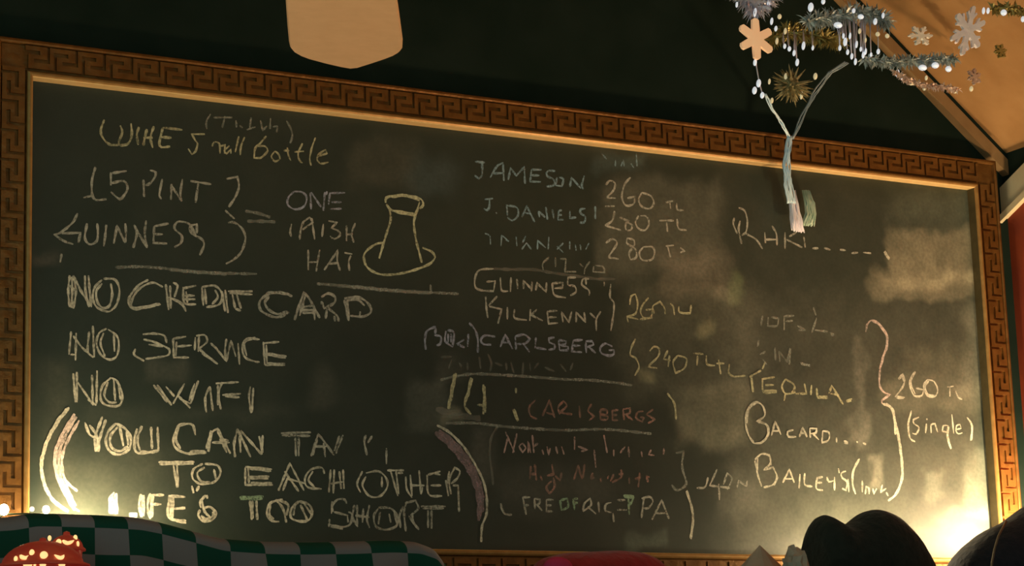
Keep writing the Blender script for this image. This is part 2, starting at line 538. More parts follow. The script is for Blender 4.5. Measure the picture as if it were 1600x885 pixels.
frame_side('frame_rail', (X0, 0, ZW(Z1)), (1, 0, 0), (0, 0, 1), X1 - X0)
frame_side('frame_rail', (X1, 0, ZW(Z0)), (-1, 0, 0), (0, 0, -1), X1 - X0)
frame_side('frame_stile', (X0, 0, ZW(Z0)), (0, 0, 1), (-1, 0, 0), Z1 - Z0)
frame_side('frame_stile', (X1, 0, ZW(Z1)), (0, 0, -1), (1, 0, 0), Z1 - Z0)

# ------------------------------------------------------------------ chalk writing
VIEW = {  # crops the strokes were measured in: left, top, scale
    'A': (60, 150, 4.426), 'B': (400, 170, 4.426), 'C': (60, 320, 4.426), 'D': (400, 280, 4.426), 'E': (60, 480, 4.426), 'F': (400, 460, 4.426),
    'G': (40, 630, 3.47), 'H': (400, 640, 3.6125), 'I': (720, 230, 4.0), 'J': (640, 400, 4.425), 'K': (900, 400, 4.4267), 'L': (660, 560, 3.636),
    'M': (740, 660, 3.9325), 'N': (1120, 300, 4.425), 'O': (1130, 480, 4.4267), 'P': (1130, 620, 3.34), 'Q': (1340, 460, 3.405), 'Z': (0, 0, 1.0),
}
WRITING = [
('greenish white chalk heading for wine, top left', '''
A|455,165 430,240 445,290 490,335 560,340 ; 565,205 580,250 555,320 560,338 ; 640,190 645,270 620,330 560,345 ; 695,215 680,270 690,340 ; 750,230 735,290 725,345 ; 725,290 790,290 ; 798,210 775,290 790,360 ; 860,220 835,330 850,355 910,350 ; 860,220 995,235 ; 845,285 920,290
''', 'yellow', 3.6),
('small faint chalk note in brackets above the wine line', '''
A|1190,125 1160,180 1165,230 ; 1210,150 1340,150 ; 1290,140 1270,220 ; 1365,170 1370,220 ; 1390,205 1412,222 ; 1470,150 1460,230 ; 1440,235 1500,215
B|30,80 45,150 75,120 ; 100,65 95,140 ; 150,120 140,165 ; 115,125 150,120 ; 210,85 240,140 250,190 235,240
''', 'faint', 3.0),
('chalk words small bottle', '''
A|1150,265 1060,265 1085,310 1100,330 1085,385 1060,405 1035,365 ; 1200,350 1215,320 1250,330 1255,400 ; 1250,350 1290,340 1285,400 ; 1320,345 1285,380 1300,400 1330,370 1330,400 ; 1385,280 1360,390 ; 1425,285 1400,350 1395,410 ; 1545,320 1500,360 1490,430 1545,430
B|10,260 40,225 70,190 ; 10,260 60,260 80,290 40,335 0,345 ; 130,295 105,330 130,365 165,345 150,310 130,295 ; 215,270 225,330 240,360 ; 190,290 230,290 ; 320,240 290,310 300,360 320,375 ; 265,300 330,295 ; 410,200 385,270 370,350 380,395 ; 420,330 490,310 480,285 440,310 420,350 450,380 500,370
''', 'yellow', 2.8),
('chalk words five pint in brackets', '''
A|395,490 370,580 370,680 395,720 470,715 ; 310,705 370,690 ; 500,530 500,620 ; 510,535 610,520 ; 500,605 590,590 615,640 590,690 560,715 500,665 ; 725,580 730,700 ; 770,515 810,530 800,570 765,610 740,620 ; 855,575 835,690 850,715 ; 920,610 915,720 ; 925,630 990,730 ; 995,575 980,680 990,730 ; 1050,590 1195,612 ; 1105,600 1085,740 ; 1300,575 1375,560 1385,630 1360,700 1315,770
''', 'white', 3.4),
('chalk stout name with a long trailing tail, left of the hat drawing', '''
C|270,60 235,125 150,195 105,210 ; 105,205 170,250 240,275 ; 160,200 290,195 275,265 ; 335,130 320,230 350,275 400,255 410,195 405,130 ; 468,140 460,220 450,290 ; 520,270 545,140 ; 545,150 600,265 ; 600,130 605,200 600,265 ; 655,300 680,200 660,140 ; 660,140 750,300 ; 745,110 735,200 750,300 ; 800,150 795,265 890,270 ; 800,150 900,130 ; 800,205 860,205 ; 1010,120 960,120 940,165 990,215 985,265 940,295 ; 1095,135 1050,150 1060,200 1130,240 1145,280 1115,350 ; 1010,120 1050,140 1090,220 ; 1095,130 1095,200 ; 1290,40 1355,100 ; 1310,125 1355,125 1410,170 1430,240 1400,330 1350,380 1295,410 ; 160,340 150,400
''', 'white', 3.4),
('short chalk equals sign', '''
Z|383,330 405,334 422,340 ; 386,346 405,346 430,347
''', 'faint', 5.0),
('chalk word one', '''
D|260,88 222,130 220,180 270,210 330,190 350,130 320,92 262,86 ; 375,95 380,210 ; 380,92 450,195 ; 475,90 465,220 ; 490,85 485,110 ; 510,100 500,180 ; 505,98 615,95 ; 520,160 590,160 ; 510,208 590,205
''', 'lilac', 3.0),
('chalk words irish hat', '''
D|245,310 235,370 245,400 ; 330,290 310,340 300,420 ; 320,300 370,265 392,300 320,350 ; 385,270 395,350 405,420 ; 465,310 455,400 ; 500,290 560,300 520,340 570,360 580,390 540,415 510,395 ; 625,320 625,430 ; 685,305 660,380 675,440 ; 625,385 670,380 ; 360,490 360,630 ; 440,490 425,570 415,640 ; 360,575 430,575 ; 470,630 540,530 565,490 560,560 580,635 ; 490,590 570,580 ; 610,510 665,520 ; 655,530 640,570 645,635
''', 'white', 3.0),
('yellow chalk drawing of a tall hat with a brim', '''
D|895,165 900,130 960,115 1040,112 1140,140 1155,180 1130,205 ; 900,175 930,212 1000,235 1090,250 1112,220 1130,160 ; 935,125 1040,118 1130,150 ; 940,218 1010,228 1090,240 ; 920,200 930,280 900,380 850,550 ; 1105,240 1090,300 1105,420 1130,520 1145,580 ; 880,440 830,450 770,490 745,530 755,590 790,630 860,660 960,660 1060,640 1150,610 1210,580 1235,540 1215,505 1150,475
''', 'hat', 3.6),
('long chalk line under the stout offer', '''
C|530,435 700,430 860,440 ; 860,440 1050,460 1300,475 1510,480 ; 900,452 1100,470 1300,484
D|420,725 560,735 700,745 900,765 1200,785 1400,795 ; 560,742 700,752 900,772 1210,793 ; 1205,730 1210,790
''', 'faint', 4.0),
('bold chalk words NO CREDIT', '''
C|215,490 205,600 215,710 ; 240,490 258,600 240,720 ; 230,500 232,600 228,715 ; 245,500 300,610 362,700 ; 320,490 325,600 350,710 ; 345,490 355,620 365,710 ; 215,560 260,600 ; 440,520 390,570 375,640 395,700 440,730 490,740 520,715 ; 450,512 530,520 560,590 545,680 520,722 ; 440,545 400,600 410,680 450,715 490,700 510,620 500,545 ; 860,570 790,540 700,580 650,650 640,700 680,715 840,685 ; 760,520 690,560 625,650 635,710 690,722 845,690 ; 880,550 890,640 900,730 ; 910,560 915,720 ; 930,540 962,560 940,640 ; 930,650 1000,700 1020,740 ; 900,640 1010,690 ; 1000,570 1010,680 1090,690 ; 1000,580 1090,560 ; 1010,630 1080,630 ; 1020,600 1030,680 ; 1010,655 1085,655 ; 1130,570 1140,700 ; 1150,580 1160,690 ; 1130,570 1220,562 1270,620 1250,690 1160,710 ; 1220,590 1240,640 1200,690 ; 1290,590 1310,750 ; 1270,600 1290,740 ; 1310,600 1480,600 ; 1320,612 1480,622 ; 1340,620 1360,720 ; 1370,620 1400,720 ; 1360,720 1400,735
''', 'strong', 3.3),
('bold chalk word CARD', '''
F|250,15 180,-10 100,-5 40,30 20,70 40,120 140,160 230,125 ; 90,15 60,60 90,110 150,138 220,120 ; 50,30 90,-10 230,0 ; 265,180 290,100 330,-10 360,20 400,90 440,165 ; 300,150 340,10 ; 300,110 400,110 ; 400,90 405,180 ; 320,130 410,130 ; 310,90 390,80 ; 450,20 500,-5 545,20 540,60 470,100 450,50 ; 490,100 480,170 ; 500,100 560,150 570,190 ; 540,150 545,190 ; 610,40 625,110 640,185 ; 630,40 640,170 ; 610,30 700,20 770,60 795,120 740,155 650,150 ; 625,45 700,38 750,80 ; 720,120 715,150
''', 'white', 3.8),
('bold chalk words NO SERVICE', '''
E|225,170 210,330 ; 260,180 255,370 ; 240,200 300,280 345,320 ; 350,170 340,310 380,350 ; 375,130 385,350 ; 220,330 250,330 ; 470,150 420,180 400,250 430,330 490,365 540,340 555,260 540,200 480,155 ; 450,180 428,250 460,345 ; 520,190 525,310 ; 720,190 800,185 870,200 885,250 ; 725,225 790,240 900,290 900,330 850,345 740,360 ; 670,290 660,330 730,375 ; 760,260 860,275 ; 930,220 935,350 1040,350 ; 930,220 1020,205 ; 945,275 1060,265 ; 955,240 950,340 ; 1085,210 1080,300 ; 1110,200 1105,310 ; 1090,200 1150,195 1165,240 1110,290 1230,390 ; 1130,320 1240,395 ; 1190,250 1230,290 1290,360 ; 1300,220 1290,300 1300,380 ; 1215,270 1300,375 ; 1300,375 1330,240 ; 1330,230 1365,345 ; 1380,250 1390,400 ; 1530,225 1440,220 1410,280 1430,350 1520,385 ; 1500,210 1425,250 1440,340
F|0,465 25,470 ; 50,330 60,490 ; 45,340 160,330 ; 80,410 210,430 ; 60,490 200,490 ; 70,350 75,480 ; 75,420 205,442 ; 70,480 200,480
''', 'strong', 3.0),
('bold chalk words NO WIFI', '''
E|240,460 255,660 ; 265,450 265,660 ; 270,520 380,680 ; 370,470 375,670 ; 405,440 400,670 ; 340,640 400,680 ; 500,490 440,550 430,640 470,680 560,680 578,600 540,510 500,490 ; 480,520 455,610 490,660 540,660 ; 520,500 530,650 ; 555,540 565,640 ; 795,540 890,660 ; 820,540 920,680 ; 880,550 940,620 ; 930,670 1010,530 ; 960,610 1050,700 ; 985,640 1050,670 ; 1050,670 1105,510 ; 1040,650 1080,530 ; 1185,550 1155,620 1160,730 ; 1185,550 1205,720 ; 1150,620 1155,720 ; 1225,530 1385,520 ; 1270,520 1245,600 1260,710 ; 1240,540 1240,680 ; 1270,610 1400,600 ; 1290,620 1390,625 ; 1465,550 1455,620 1470,735 ; 1485,560 1475,730
''', 'strong', 3.1),
('thick white chalk bracket at the lower left', '''
G|235,25 180,95 120,200 90,300 85,360 105,450 150,530 232,590 ; 228,30 172,100 116,205 88,300 84,355 102,445 145,525 225,588
''', 'strong', 4.4),
('rosy doubled chalk bracket at the lower left', '''
G|265,60 215,140 170,230 155,310 170,400 210,490 250,560 292,590 ; 290,95 240,180 205,260 195,330 215,420 280,480 ; 275,75 230,150 190,240 178,330 198,430 235,500 270,555 ; 262,68 205,160 165,260 162,340 190,450 240,530 265,585 ; 215,440 250,520 272,560
''', 'rosy', 4.0),
('bold chalk words YOU CAN', '''
G|320,105 345,170 375,190 ; 345,120 385,180 390,265 ; 415,75 375,190 380,265 ; 435,90 400,200 395,265 ; 490,110 445,160 435,220 460,265 510,280 560,250 570,190 540,140 490,112 ; 500,130 460,180 465,240 510,262 555,235 ; 510,130 530,235 ; 548,150 556,230 ; 605,140 590,200 605,270 720,260 ; 630,125 605,200 620,258 ; 680,130 685,250 ; 715,130 720,260 ; 620,265 700,270 ; 920,175 905,120 860,115 825,130 800,210 820,250 880,275 980,268 ; 830,120 815,200 840,250 ; 890,265 970,260 ; 990,265 1010,160 1040,140 1110,275 ; 980,250 1005,150 ; 1040,150 1090,270 ; 1010,215 1105,215 ; 1050,200 1100,205 ; 1135,295 1130,220 1150,140 ; 1150,145 1220,295 ; 1165,150 1280,280 ; 1285,175 1280,280 ; 1160,180 1165,270 ; 1265,180 1285,270
''', 'strong', 3.6),
('chalk word TALK', '''
H|140,135 310,130 ; 145,147 305,150 ; 220,160 225,265 ; 240,160 240,265 ; 310,265 350,140 390,190 440,260 ; 320,260 345,170 ; 330,210 400,210 ; 380,190 390,270 ; 490,145 450,250 ; 470,150 440,240 ; 620,145 610,180 625,260 ; 655,150 630,190 ; 735,220 735,310
''', 'white', 3.2),
('bold chalk words TO EACH OTHER', '''
G|720,322 915,320 ; 725,333 910,331 ; 800,335 820,460 ; 820,335 825,460 ; 960,330 910,360 905,410 950,440 1020,430 1055,385 1040,340 970,330 ; 970,350 930,380 950,425 1000,430 ; 1020,360 1032,420 ; 1190,350 1190,445 1340,445 ; 1205,345 1210,435 ; 1190,347 1335,360 ; 1210,400 1320,400 ; 1215,358 1330,370 ; 1215,410 1315,410 ; 1220,434 1335,436
H|125,460 190,305 270,460 ; 150,460 180,380 ; 160,350 240,465 ; 170,390 280,420 ; 385,365 370,330 310,340 275,390 290,440 370,450 ; 320,350 295,400 330,440 ; 420,340 410,470 ; 440,340 435,475 ; 490,340 495,450 ; 470,350 480,450 ; 420,420 490,410 ; 600,350 570,420 590,470 ; 620,380 600,430 640,490 700,490 740,440 735,390 690,350 620,360 ; 710,380 710,440 ; 740,345 835,345 ; 760,350 800,490 ; 790,350 805,480 ; 800,360 830,360 ; 845,380 850,450 880,500 ; 870,370 880,490 ; 920,345 930,480 ; 870,430 950,430 ; 940,440 930,480 ; 965,370 975,480 1050,490 ; 970,370 1040,350 ; 985,430 1045,430 ; 1000,360 1040,370 ; 1070,400 1085,490 ; 1100,480 1090,400 1120,330 1150,350 1135,390 1100,420 ; 1110,430 1140,430 1145,580 ; 1090,350 1080,420
''', 'strong', 3.1),
("bold chalk words LIFE'S TOO", '''
G|480,485 456,520 456,600 ; 490,490 496,603 ; 470,498 474,603 ; 484,495 486,605 ; 464,510 464,602 ; 560,600 605,602 ; 560,608 606,610 ; 560,615 604,618 ; 625,495 615,550 625,620 ; 640,500 640,615 ; 632,500 630,620 ; 675,490 660,560 675,630 ; 690,500 685,620 ; 682,495 678,625 ; 680,500 750,500 ; 690,550 735,550 ; 780,500 775,620 870,640 ; 800,500 795,625 ; 788,500 786,622 ; 780,505 865,510 ; 800,575 865,570 ; 810,637 870,652 ; 900,450 910,490 ; 940,450 925,480 ; 975,500 945,540 950,570 ; 945,580 935,610 960,640 1010,635 1030,600 1000,565 960,572 ; 955,530 970,590 1000,620 ; 980,500 985,520 ; 950,612 975,630 1015,615 1015,590 ; 1215,530 1225,635 ; 1250,530 1255,635 ; 1228,530 1230,628
H|150,510 80,530 60,590 90,630 130,635 ; 110,510 150,560 170,640 ; 130,515 180,540 170,600 ; 80,540 75,600 100,620 ; 240,520 200,560 195,610 230,630 290,630 315,590 300,540 240,520 ; 250,540 290,630 ; 220,540 210,600 ; 270,530 310,590
''', 'strong', 3.6),
('green chalk bar over the T of TOO', '''
G|1160,513 1290,508 ; 1165,522 1285,520
''', 'green', 3.6),
('bold chalk word SHORT', '''
H|510,535 500,510 460,510 430,545 435,580 ; 410,665 415,620 ; 415,650 480,665 530,650 540,590 520,580 ; 430,520 425,590 ; 440,580 520,600 ; 515,600 520,640 ; 420,662 490,676 ; 555,540 545,610 575,665 ; 570,540 570,660 ; 640,540 625,620 640,670 ; 605,560 600,640 ; 560,600 640,610 ; 690,560 665,600 675,660 730,680 790,660 800,610 760,560 690,555 ; 700,580 690,650 ; 750,590 760,640 ; 780,580 795,650 ; 830,550 810,600 815,670 ; 850,520 835,580 845,690 ; 840,530 900,515 915,560 870,600 ; 880,590 890,640 920,680 ; 860,600 910,675 ; 930,549 1070,549 ; 940,560 1060,560 ; 970,570 970,670 ; 990,570 990,675
''', 'white', 3.3),
('wide mauve chalk curve right of the motto', '''
H|1010,130 1080,190 1150,270 1210,360 1250,470 1260,580 1255,630 ; 1030,120 1110,185 1180,265 1235,360 1270,470 1275,580
''', 'mauve', 8.0),
('white chalk curve right of the motto', '''
H|1020,90 1090,130 1170,210 1230,300 ; 1230,300 1280,400 1300,490 1300,590 1275,660 1270,750
''', 'strong', 3.8),
('faint bluish whiskey names', '''
I|88,92 150,97 ; 132,97 132,175 112,198 85,178 ; 182,192 225,120 262,98 268,212 ; 200,167 265,162 ; 295,205 310,130 345,180 395,125 400,230 ; 440,142 432,216 500,218 ; 440,142 505,142 ; 437,177 490,178 ; 590,150 542,150 537,180 580,205 577,240 535,247 ; 600,190 590,240 630,245 640,200 610,190 ; 680,250 690,190 750,260 ; 770,180 755,240 765,265
I|148,328 200,322 ; 178,325 176,378 162,396 142,384 ; 218,408 224,418 ; 285,360 290,430 ; 290,365 350,380 355,430 320,460 290,440 ; 380,440 410,370 460,470 ; 395,410 440,420 ; 485,400 490,440 ; 485,400 525,440 ; 530,375 540,455 ; 570,390 580,450 ; 610,400 605,455 640,455 ; 610,400 630,395 ; 610,425 630,425 ; 680,400 680,445 720,440 ; 778,385 748,390 748,415 778,435 772,470 742,472 ; 840,370 840,450
''', 'blue', 3.4),
('rubbed bluish third whiskey name', '''
I|150,540 180,555 185,610 ; 255,550 250,620 ; 260,555 300,590 ; 280,580 300,590 ; 345,560 350,620 ; 405,555 385,600 ; 380,640 410,600 440,640 ; 480,580 478,640 ; 480,585 530,630 ; 550,560 545,640 ; 600,620 640,660 ; 640,600 600,640 ; 680,590 680,640 ; 715,610 720,650 ; 745,610 750,645 ; 780,640 800,600
I|880,40 910,75 ; 965,80 965,120 ; 1000,120 1015,80 1020,120 ; 1060,100 1080,130 ; 1095,40 1100,120
''', 'blue', 2.6),
('chalk column of whiskey prices', '''
I|905,238 930,210 962,225 955,268 910,316 ; 910,316 968,320 ; 1060,190 1025,230 1005,310 1030,365 1080,355 1085,310 1040,320 ; 1130,285 1110,330 1130,372 1180,385 1205,350 1185,305 1130,285 ; 1280,346 1332,336 ; 1305,342 1310,386 ; 1348,350 1352,390 1392,396
I|900,370 960,370 ; 960,400 945,460 900,490 ; 900,490 1000,520 ; 1000,440 1040,470 1070,490 1060,520 1030,515 1030,480 1050,460 990,440 ; 1110,430 1090,470 1110,510 1150,520 1175,480 1160,435 1120,430 ; 1240,460 1330,460 ; 1285,470 1290,530 ; 1350,450 1360,510 1410,520
I|905,600 945,575 975,600 920,690 ; 920,690 985,700 ; 1080,580 1040,570 1035,600 1090,640 1095,690 1060,705 1050,665 1085,610 1080,580 ; 1140,625 1115,660 1130,705 1190,705 1210,660 1195,625 1140,625 ; 1290,620 1310,690 ; 1280,620 1330,615 ; 1370,630 1400,650 1370,660
''', 'white', 3.2),
('chalk note twelve years in brackets', '''
I|550,690 510,730 515,770 ; 590,690 590,750 ; 620,700 655,700 650,780 720,780 ; 740,730 765,750 ; 805,715 775,760 770,795 ; 830,745 825,780 895,785 890,750 840,740
''', 'faint', 3.0),
('chalk stout name under a chalk bar, middle column', '''
J|580,90 480,100 450,160 455,220 500,240 580,245 ; 590,170 580,240 ; 530,180 590,175 ; 625,150 635,240 680,245 ; 700,150 695,250 ; 740,160 745,230 ; 785,230 785,170 840,230 845,180 840,250 ; 870,240 880,180 ; 880,190 940,250 945,185 ; 985,190 1000,270 1080,290 ; 985,190 1060,185 ; 1000,225 1060,220 ; 1060,180 1055,230 ; 1150,150 1095,150 1095,200 1140,210 1150,250 1110,275 ; 1240,160 1200,160 1190,200 1240,240 1240,275 ; 1215,150 1220,200 ; 1345,180 1345,210 ; 1390,195 1385,290 1410,320 1410,390 1390,520
''', 'white', 3.2),
('faint chalk bar over the stout name, middle column', '''
J|580,90 700,95 850,95 1000,120 1150,140 1300,160 1420,160
''', 'dim', 4.5),
('chalk red ale name, middle column', '''
J|525,280 530,360 540,430 ; 605,280 545,345 ; 550,350 635,370 610,470 ; 675,355 675,440 ; 725,370 725,430 810,445 ; 835,370 830,450 ; 880,370 840,410 920,450 ; 950,385 960,470 1025,465 ; 950,385 1020,380 ; 960,425 1015,425 ; 1060,460 1050,390 1100,460 1120,385 ; 1150,460 1150,390 1215,460 1205,390 ; 1245,395 1285,435 ; 1320,385 1290,440 1290,520
''', 'white', 3.2),
('greenish chalk price beside the ales', '''
K|370,340 380,280 410,265 425,330 410,400 350,420 360,460 ; 350,420 430,440 ; 500,290 460,340 445,390 470,430 520,420 525,370 480,375 ; 540,400 530,350 580,318 610,360 615,405 ; 440,440 530,430 ; 650,330 670,350 680,410 ; 710,350 715,390 790,395 795,340 ; 720,395 790,402
''', 'yellow', 3.0),
('lilac chalk lager name with glass size in brackets', '''
J|180,490 120,520 105,580 110,650 ; 180,500 175,540 ; 170,550 215,560 210,610 185,620 ; 250,520 245,590 295,630 305,530 260,515 ; 265,540 265,600 ; 285,540 285,600 ; 375,580 325,610 380,635 ; 405,540 400,630 ; 410,465 450,510 470,580 470,670 ; 590,560 520,552 490,582 510,612 562,615 ; 625,632 660,545 710,645 ; 640,600 695,600 ; 735,650 728,560 ; 728,560 790,545 830,575 800,605 740,612 ; 785,608 828,668 ; 872,565 866,635 945,648 ; 1000,565 962,572 965,600 1000,615 998,642 958,650 ; 1030,585 1035,652 ; 1030,582 1080,592 1075,612 1040,618 ; 1040,618 1095,630 1090,652 1035,655 ; 1130,585 1120,662 1190,668 ; 1130,587 1195,582 ; 1125,622 1180,622 ; 1220,672 1215,595 ; 1215,592 1260,592 1270,615 1225,634 ; 1240,634 1285,674 ; 1400,628 1350,608 1315,640 1325,675 1380,692 1410,680 1410,652 1375,654
''', 'lilac', 3.4),
('rubbed chalk line below the lilac lager', '''
J|480,700 490,780 ; 540,680 565,740 555,800 ; 665,740 670,790 ; 700,740 720,810 ; 785,740 780,820 ; 830,740 835,800 ; 890,740 860,780 ; 1130,740 1110,790 ; 215,700 290,700 ; 290,720 270,780 ; 340,740 360,770 ; 400,740 400,790 ; 590,740 640,760 ; 930,770 1000,800 ; 1040,750 1080,800
''', 'dim', 3.6),
('yellow chalk price and brace right of the lagers', '''
K|410,575 380,640 375,690 410,705 435,770 405,830 ; 508,660 540,628 576,645 568,695 495,768 ; 495,768 560,778 ; 634,655 604,715 652,724 ; 646,690 636,768 ; 702,690 670,738 688,812 748,778 762,712 702,690 ; 810,675 880,680 ; 840,690 835,760 ; 900,690 905,750 960,760 ; 985,720 1000,820 ; 970,745 1025,745 ; 1060,750 1055,810 1090,835 1170,830
''', 'yellow', 3.2),
('greenish chalk lines boxing the bottled beers', '''
L|100,125 180,105 290,90 430,95 600,105 800,120 950,125 1100,140 1190,155 ; 130,370 300,370 430,385 540,395 800,410 1040,405 1300,430
''', 'faint', 4.2),
('three greenish chalk tally strokes', '''
L|190,85 175,160 150,290 ; 182,90 165,180 145,290 ; 275,110 262,180 240,270 275,320 ; 282,115 255,220 ; 345,150 350,220 345,320 ; 352,160 356,310 ; 310,265 350,270
''', 'yellow', 4.2),
('smeared chalk under the tally strokes', '''
L|75,290 150,308 230,312 ; 110,325 230,330 330,345
''', 'dim', 9.0),
('pinkish chalk lager name inside the box', '''
L|640,240 605,280 615,330 650,345 ; 680,330 720,240 750,340 ; 700,310 740,320 ; 780,320 770,280 800,245 820,270 780,310 850,320 ; 890,270 895,340 ; 960,260 940,300 975,330 945,355 ; 1010,290 1010,350 ; 1010,290 1047,298 1045,318 1012,320 ; 1012,320 1052,332 1048,350 1010,350 ; 1078,295 1078,352 1110,354 ; 1078,297 1112,295 ; 1078,324 1104,324 ; 1145,354 1138,292 ; 1138,290 1178,285 1176,314 1142,320 ; 1154,322 1195,354 ; 1255,302 1222,308 1212,340 1246,362 1258,338 1236,336 ; 1310,290 1270,320 1320,350 1280,370
''', 'red', 3.4),
('bright chalk dots beside the pinkish lager', '''
L|512,290 540,360 ; 518,290 545,355 ; 530,170 530,200 ; 1390,200 1430,260 1440,350
''', 'yellow', 3.6),
('faint chalk arc left of the alcohol free beers', '''
L|425,390 390,450 380,540 390,620 400,720
''', 'dim', 4.0),
('pink chalk first alcohol free line', '''
M|210,90 185,190 ; 195,60 250,185 ; 265,70 240,190 ; 300,130 280,150 300,185 320,160 300,130 ; 335,190 335,120 350,190 ; 360,80 370,190 ; 370,150 395,130 ; 420,170 430,200 ; 450,150 460,200 470,160 ; 505,150 515,195 ; 540,150 555,200 ; 620,90 620,170 ; 640,150 700,170 660,180 ; 740,170 750,280 ; 800,80 820,190 ; 860,170 860,210 ; 900,190 930,150 ; 950,150 955,215 ; 1030,180 1035,215 ; 1090,170 1075,200 1110,205 ; 1170,160 1165,200
''', 'pink', 2.9),
('reddish chalk second alcohol free line', '''
M|350,270 345,350 ; 375,260 385,360 ; 350,320 385,320 ; 410,330 420,360 ; 480,260 490,320 450,330 ; 490,340 495,400 465,440 445,400 480,360 ; 540,310 530,360 500,330 ; 640,270 615,355 ; 640,260 665,350 ; 680,260 670,350 ; 730,310 720,350 740,340 ; 780,345 780,370 ; 830,330 820,350 ; 860,320 840,365 ; 905,290 905,340 850,370 ; 890,320 920,320 ; 955,340 955,380 ; 1020,310 1010,400 ; 990,350 1030,340 ; 1070,370 1060,330 1080,340
''', 'red', 3.8),
('chalk pale ale name at the bottom of the middle column', '''
M|165,500 185,560 235,570 ; 165,520 190,568 ; 300,460 322,570 ; 300,463 346,462 ; 310,512 338,510 ; 376,535 372,470 ; 372,470 406,476 402,502 378,506 ; 386,506 420,545 ; 446,478 446,548 486,550 ; 446,478 490,478 ; 446,512 478,512 ; 670,550 680,500 715,470 720,510 670,550 ; 700,520 750,565 ; 765,490 770,555 ; 845,495 812,505 808,545 845,556 ; 855,560 860,615 ; 880,480 930,480 ; 880,540 940,540 ; 1045,460 1030,590 ; 1030,470 1080,460 1100,490 1070,530 1040,530 ; 1095,600 1155,480 1200,595 ; 1120,560 1190,560
''', 'white', 3.2),
('green chalk letters within the pale ale name', '''
M|530,480 540,545 ; 535,480 575,470 580,520 545,540 ; 610,470 620,540 ; 610,475 640,470 ; 610,500 640,495 ; 920,452 985,455 ; 925,462 980,464 ; 950,460 955,570 ; 985,460 960,510
''', 'green', 3.6),
('chalk brace right of the alcohol free beers', '''
M|1240,190 1290,180 1280,250 1285,300 1305,380 1250,420 1215,385
''', 'faint', 4.0),
('bright lower tail of the middle chalk brace', '''
M|1310,420 1340,520 1350,600 1335,720 ; 1305,425 1336,522 1345,600 1330,715
''', 'strong', 3.0),
('chalk price beside the alcohol free beers', '''
M|1370,405 1420,400 1440,340 ; 1495,290 1450,390 1573,405 ; 1505,380 1510,480
P|0,460 20,400 45,430 20,485 ; 70,480 80,440 120,470 ; 120,470 125,440
''', 'white', 3.2),
('chalk anise spirit name with a dotted line', '''
N|160,200 150,260 170,360 ; 150,110 190,130 210,200 200,280 170,300 ; 120,180 112,220 140,290 ; 200,290 270,330 315,395 ; 330,280 335,355 ; 380,235 410,290 415,370 ; 335,330 410,330 ; 470,280 470,395 ; 500,310 550,280 ; 480,330 590,385 ; 600,310 610,385 ; 660,392 700,390 ; 740,388 785,402 ; 850,400 890,405 ; 930,425 975,420 ; 1010,420 1065,425
''', 'white', 3.4),
('bright chalk tick at the end of the dotted line', '''
N|1155,415 1190,470 ; 1160,410 1192,462
''', 'strong', 4.0),
('half rubbed chalk spirit name above the short one', '''
O|270,60 260,130 ; 310,70 305,130 370,130 380,80 330,70 ; 420,60 420,160 ; 420,65 490,60 ; 430,100 480,95 ; 510,130 570,160 520,160 ; 645,75 620,150 610,180 ; 630,160 720,170 ; 735,178 768,190 ; 740,192 765,200 ; 620,0 640,60
''', 'faint', 3.4),
('short chalk spirit name with a thick full stop', '''
O|290,310 250,330 ; 270,360 300,400 ; 355,280 360,370 ; 390,380 385,310 440,380 460,285 ; 465,290 455,400 ; 530,385 600,412 ; 535,395 600,402 ; 245,230 235,275
''', 'faint', 3.6),
('chalk word TEQUILA', '''
O|180,485 260,440 ; 190,490 203,590 ; 196,490 205,590 ; 270,430 290,380 ; 270,500 280,590 370,590 ; 265,500 355,485 ; 290,540 350,540 ; 275,580 370,580 ; 430,500 405,550 430,600 480,590 490,540 430,500 ; 430,600 420,650 ; 440,605 500,590 ; 560,530 575,600 500,600 ; 610,540 605,610 ; 645,560 650,620 720,620 ; 650,630 725,630 ; 730,600 750,545 830,675 ; 740,600 800,610 ; 760,560 825,670 ; 850,650 890,635 ; 852,658 885,648
''', 'yellow', 3.4),
('pink chalk brace right of the spirits', '''
O|985,175 995,120 1030,92 1080,120 1130,190 1135,260 1110,340 1085,430 1080,540 1110,590 1155,605 1095,650 1100,670
O|1030,96 1078,125 1125,195 1130,260 1106,340 1080,430
''', 'rosy', 3.6),
('long white lower half of the spirits brace', '''
O|1100,670 1150,690 1180,760 1190,885
P|850,35 885,70 900,150 915,230 930,350 930,430 900,510 860,545 ; 905,155 920,235 934,350 933,430 905,508
''', 'strong', 4.0),
('bold chalk price 260 TL', '''
Q|215,450 240,425 250,460 235,500 200,545 250,550 ; 218,455 238,435 244,465 ; 205,552 245,555 ; 300,415 275,470 300,540 340,540 350,510 310,500 ; 306,412 282,470 305,532 ; 370,455 350,490 370,540 410,545 425,510 405,465 370,455 ; 378,462 358,492 375,535 408,538 ; 475,495 510,490 ; 490,495 490,545 ; 520,515 535,550 555,560
''', 'strong', 3.0),
('bold chalk word single in brackets', '''
Q|285,620 270,700 280,770 305,785 ; 278,640 266,705 275,765 ; 325,655 295,670 300,690 325,710 310,745 290,740 ; 365,690 360,740 ; 366,662 369,670 ; 390,740 390,695 410,690 425,735 ; 480,700 455,700 450,730 475,735 480,700 475,760 495,825 ; 484,705 480,760 498,822 ; 500,640 510,742 ; 522,722 550,714 543,694 526,700 522,728 535,744 556,738 ; 580,655 605,700 600,780 ; 585,658 609,702 605,778
''', 'strong', 2.8),
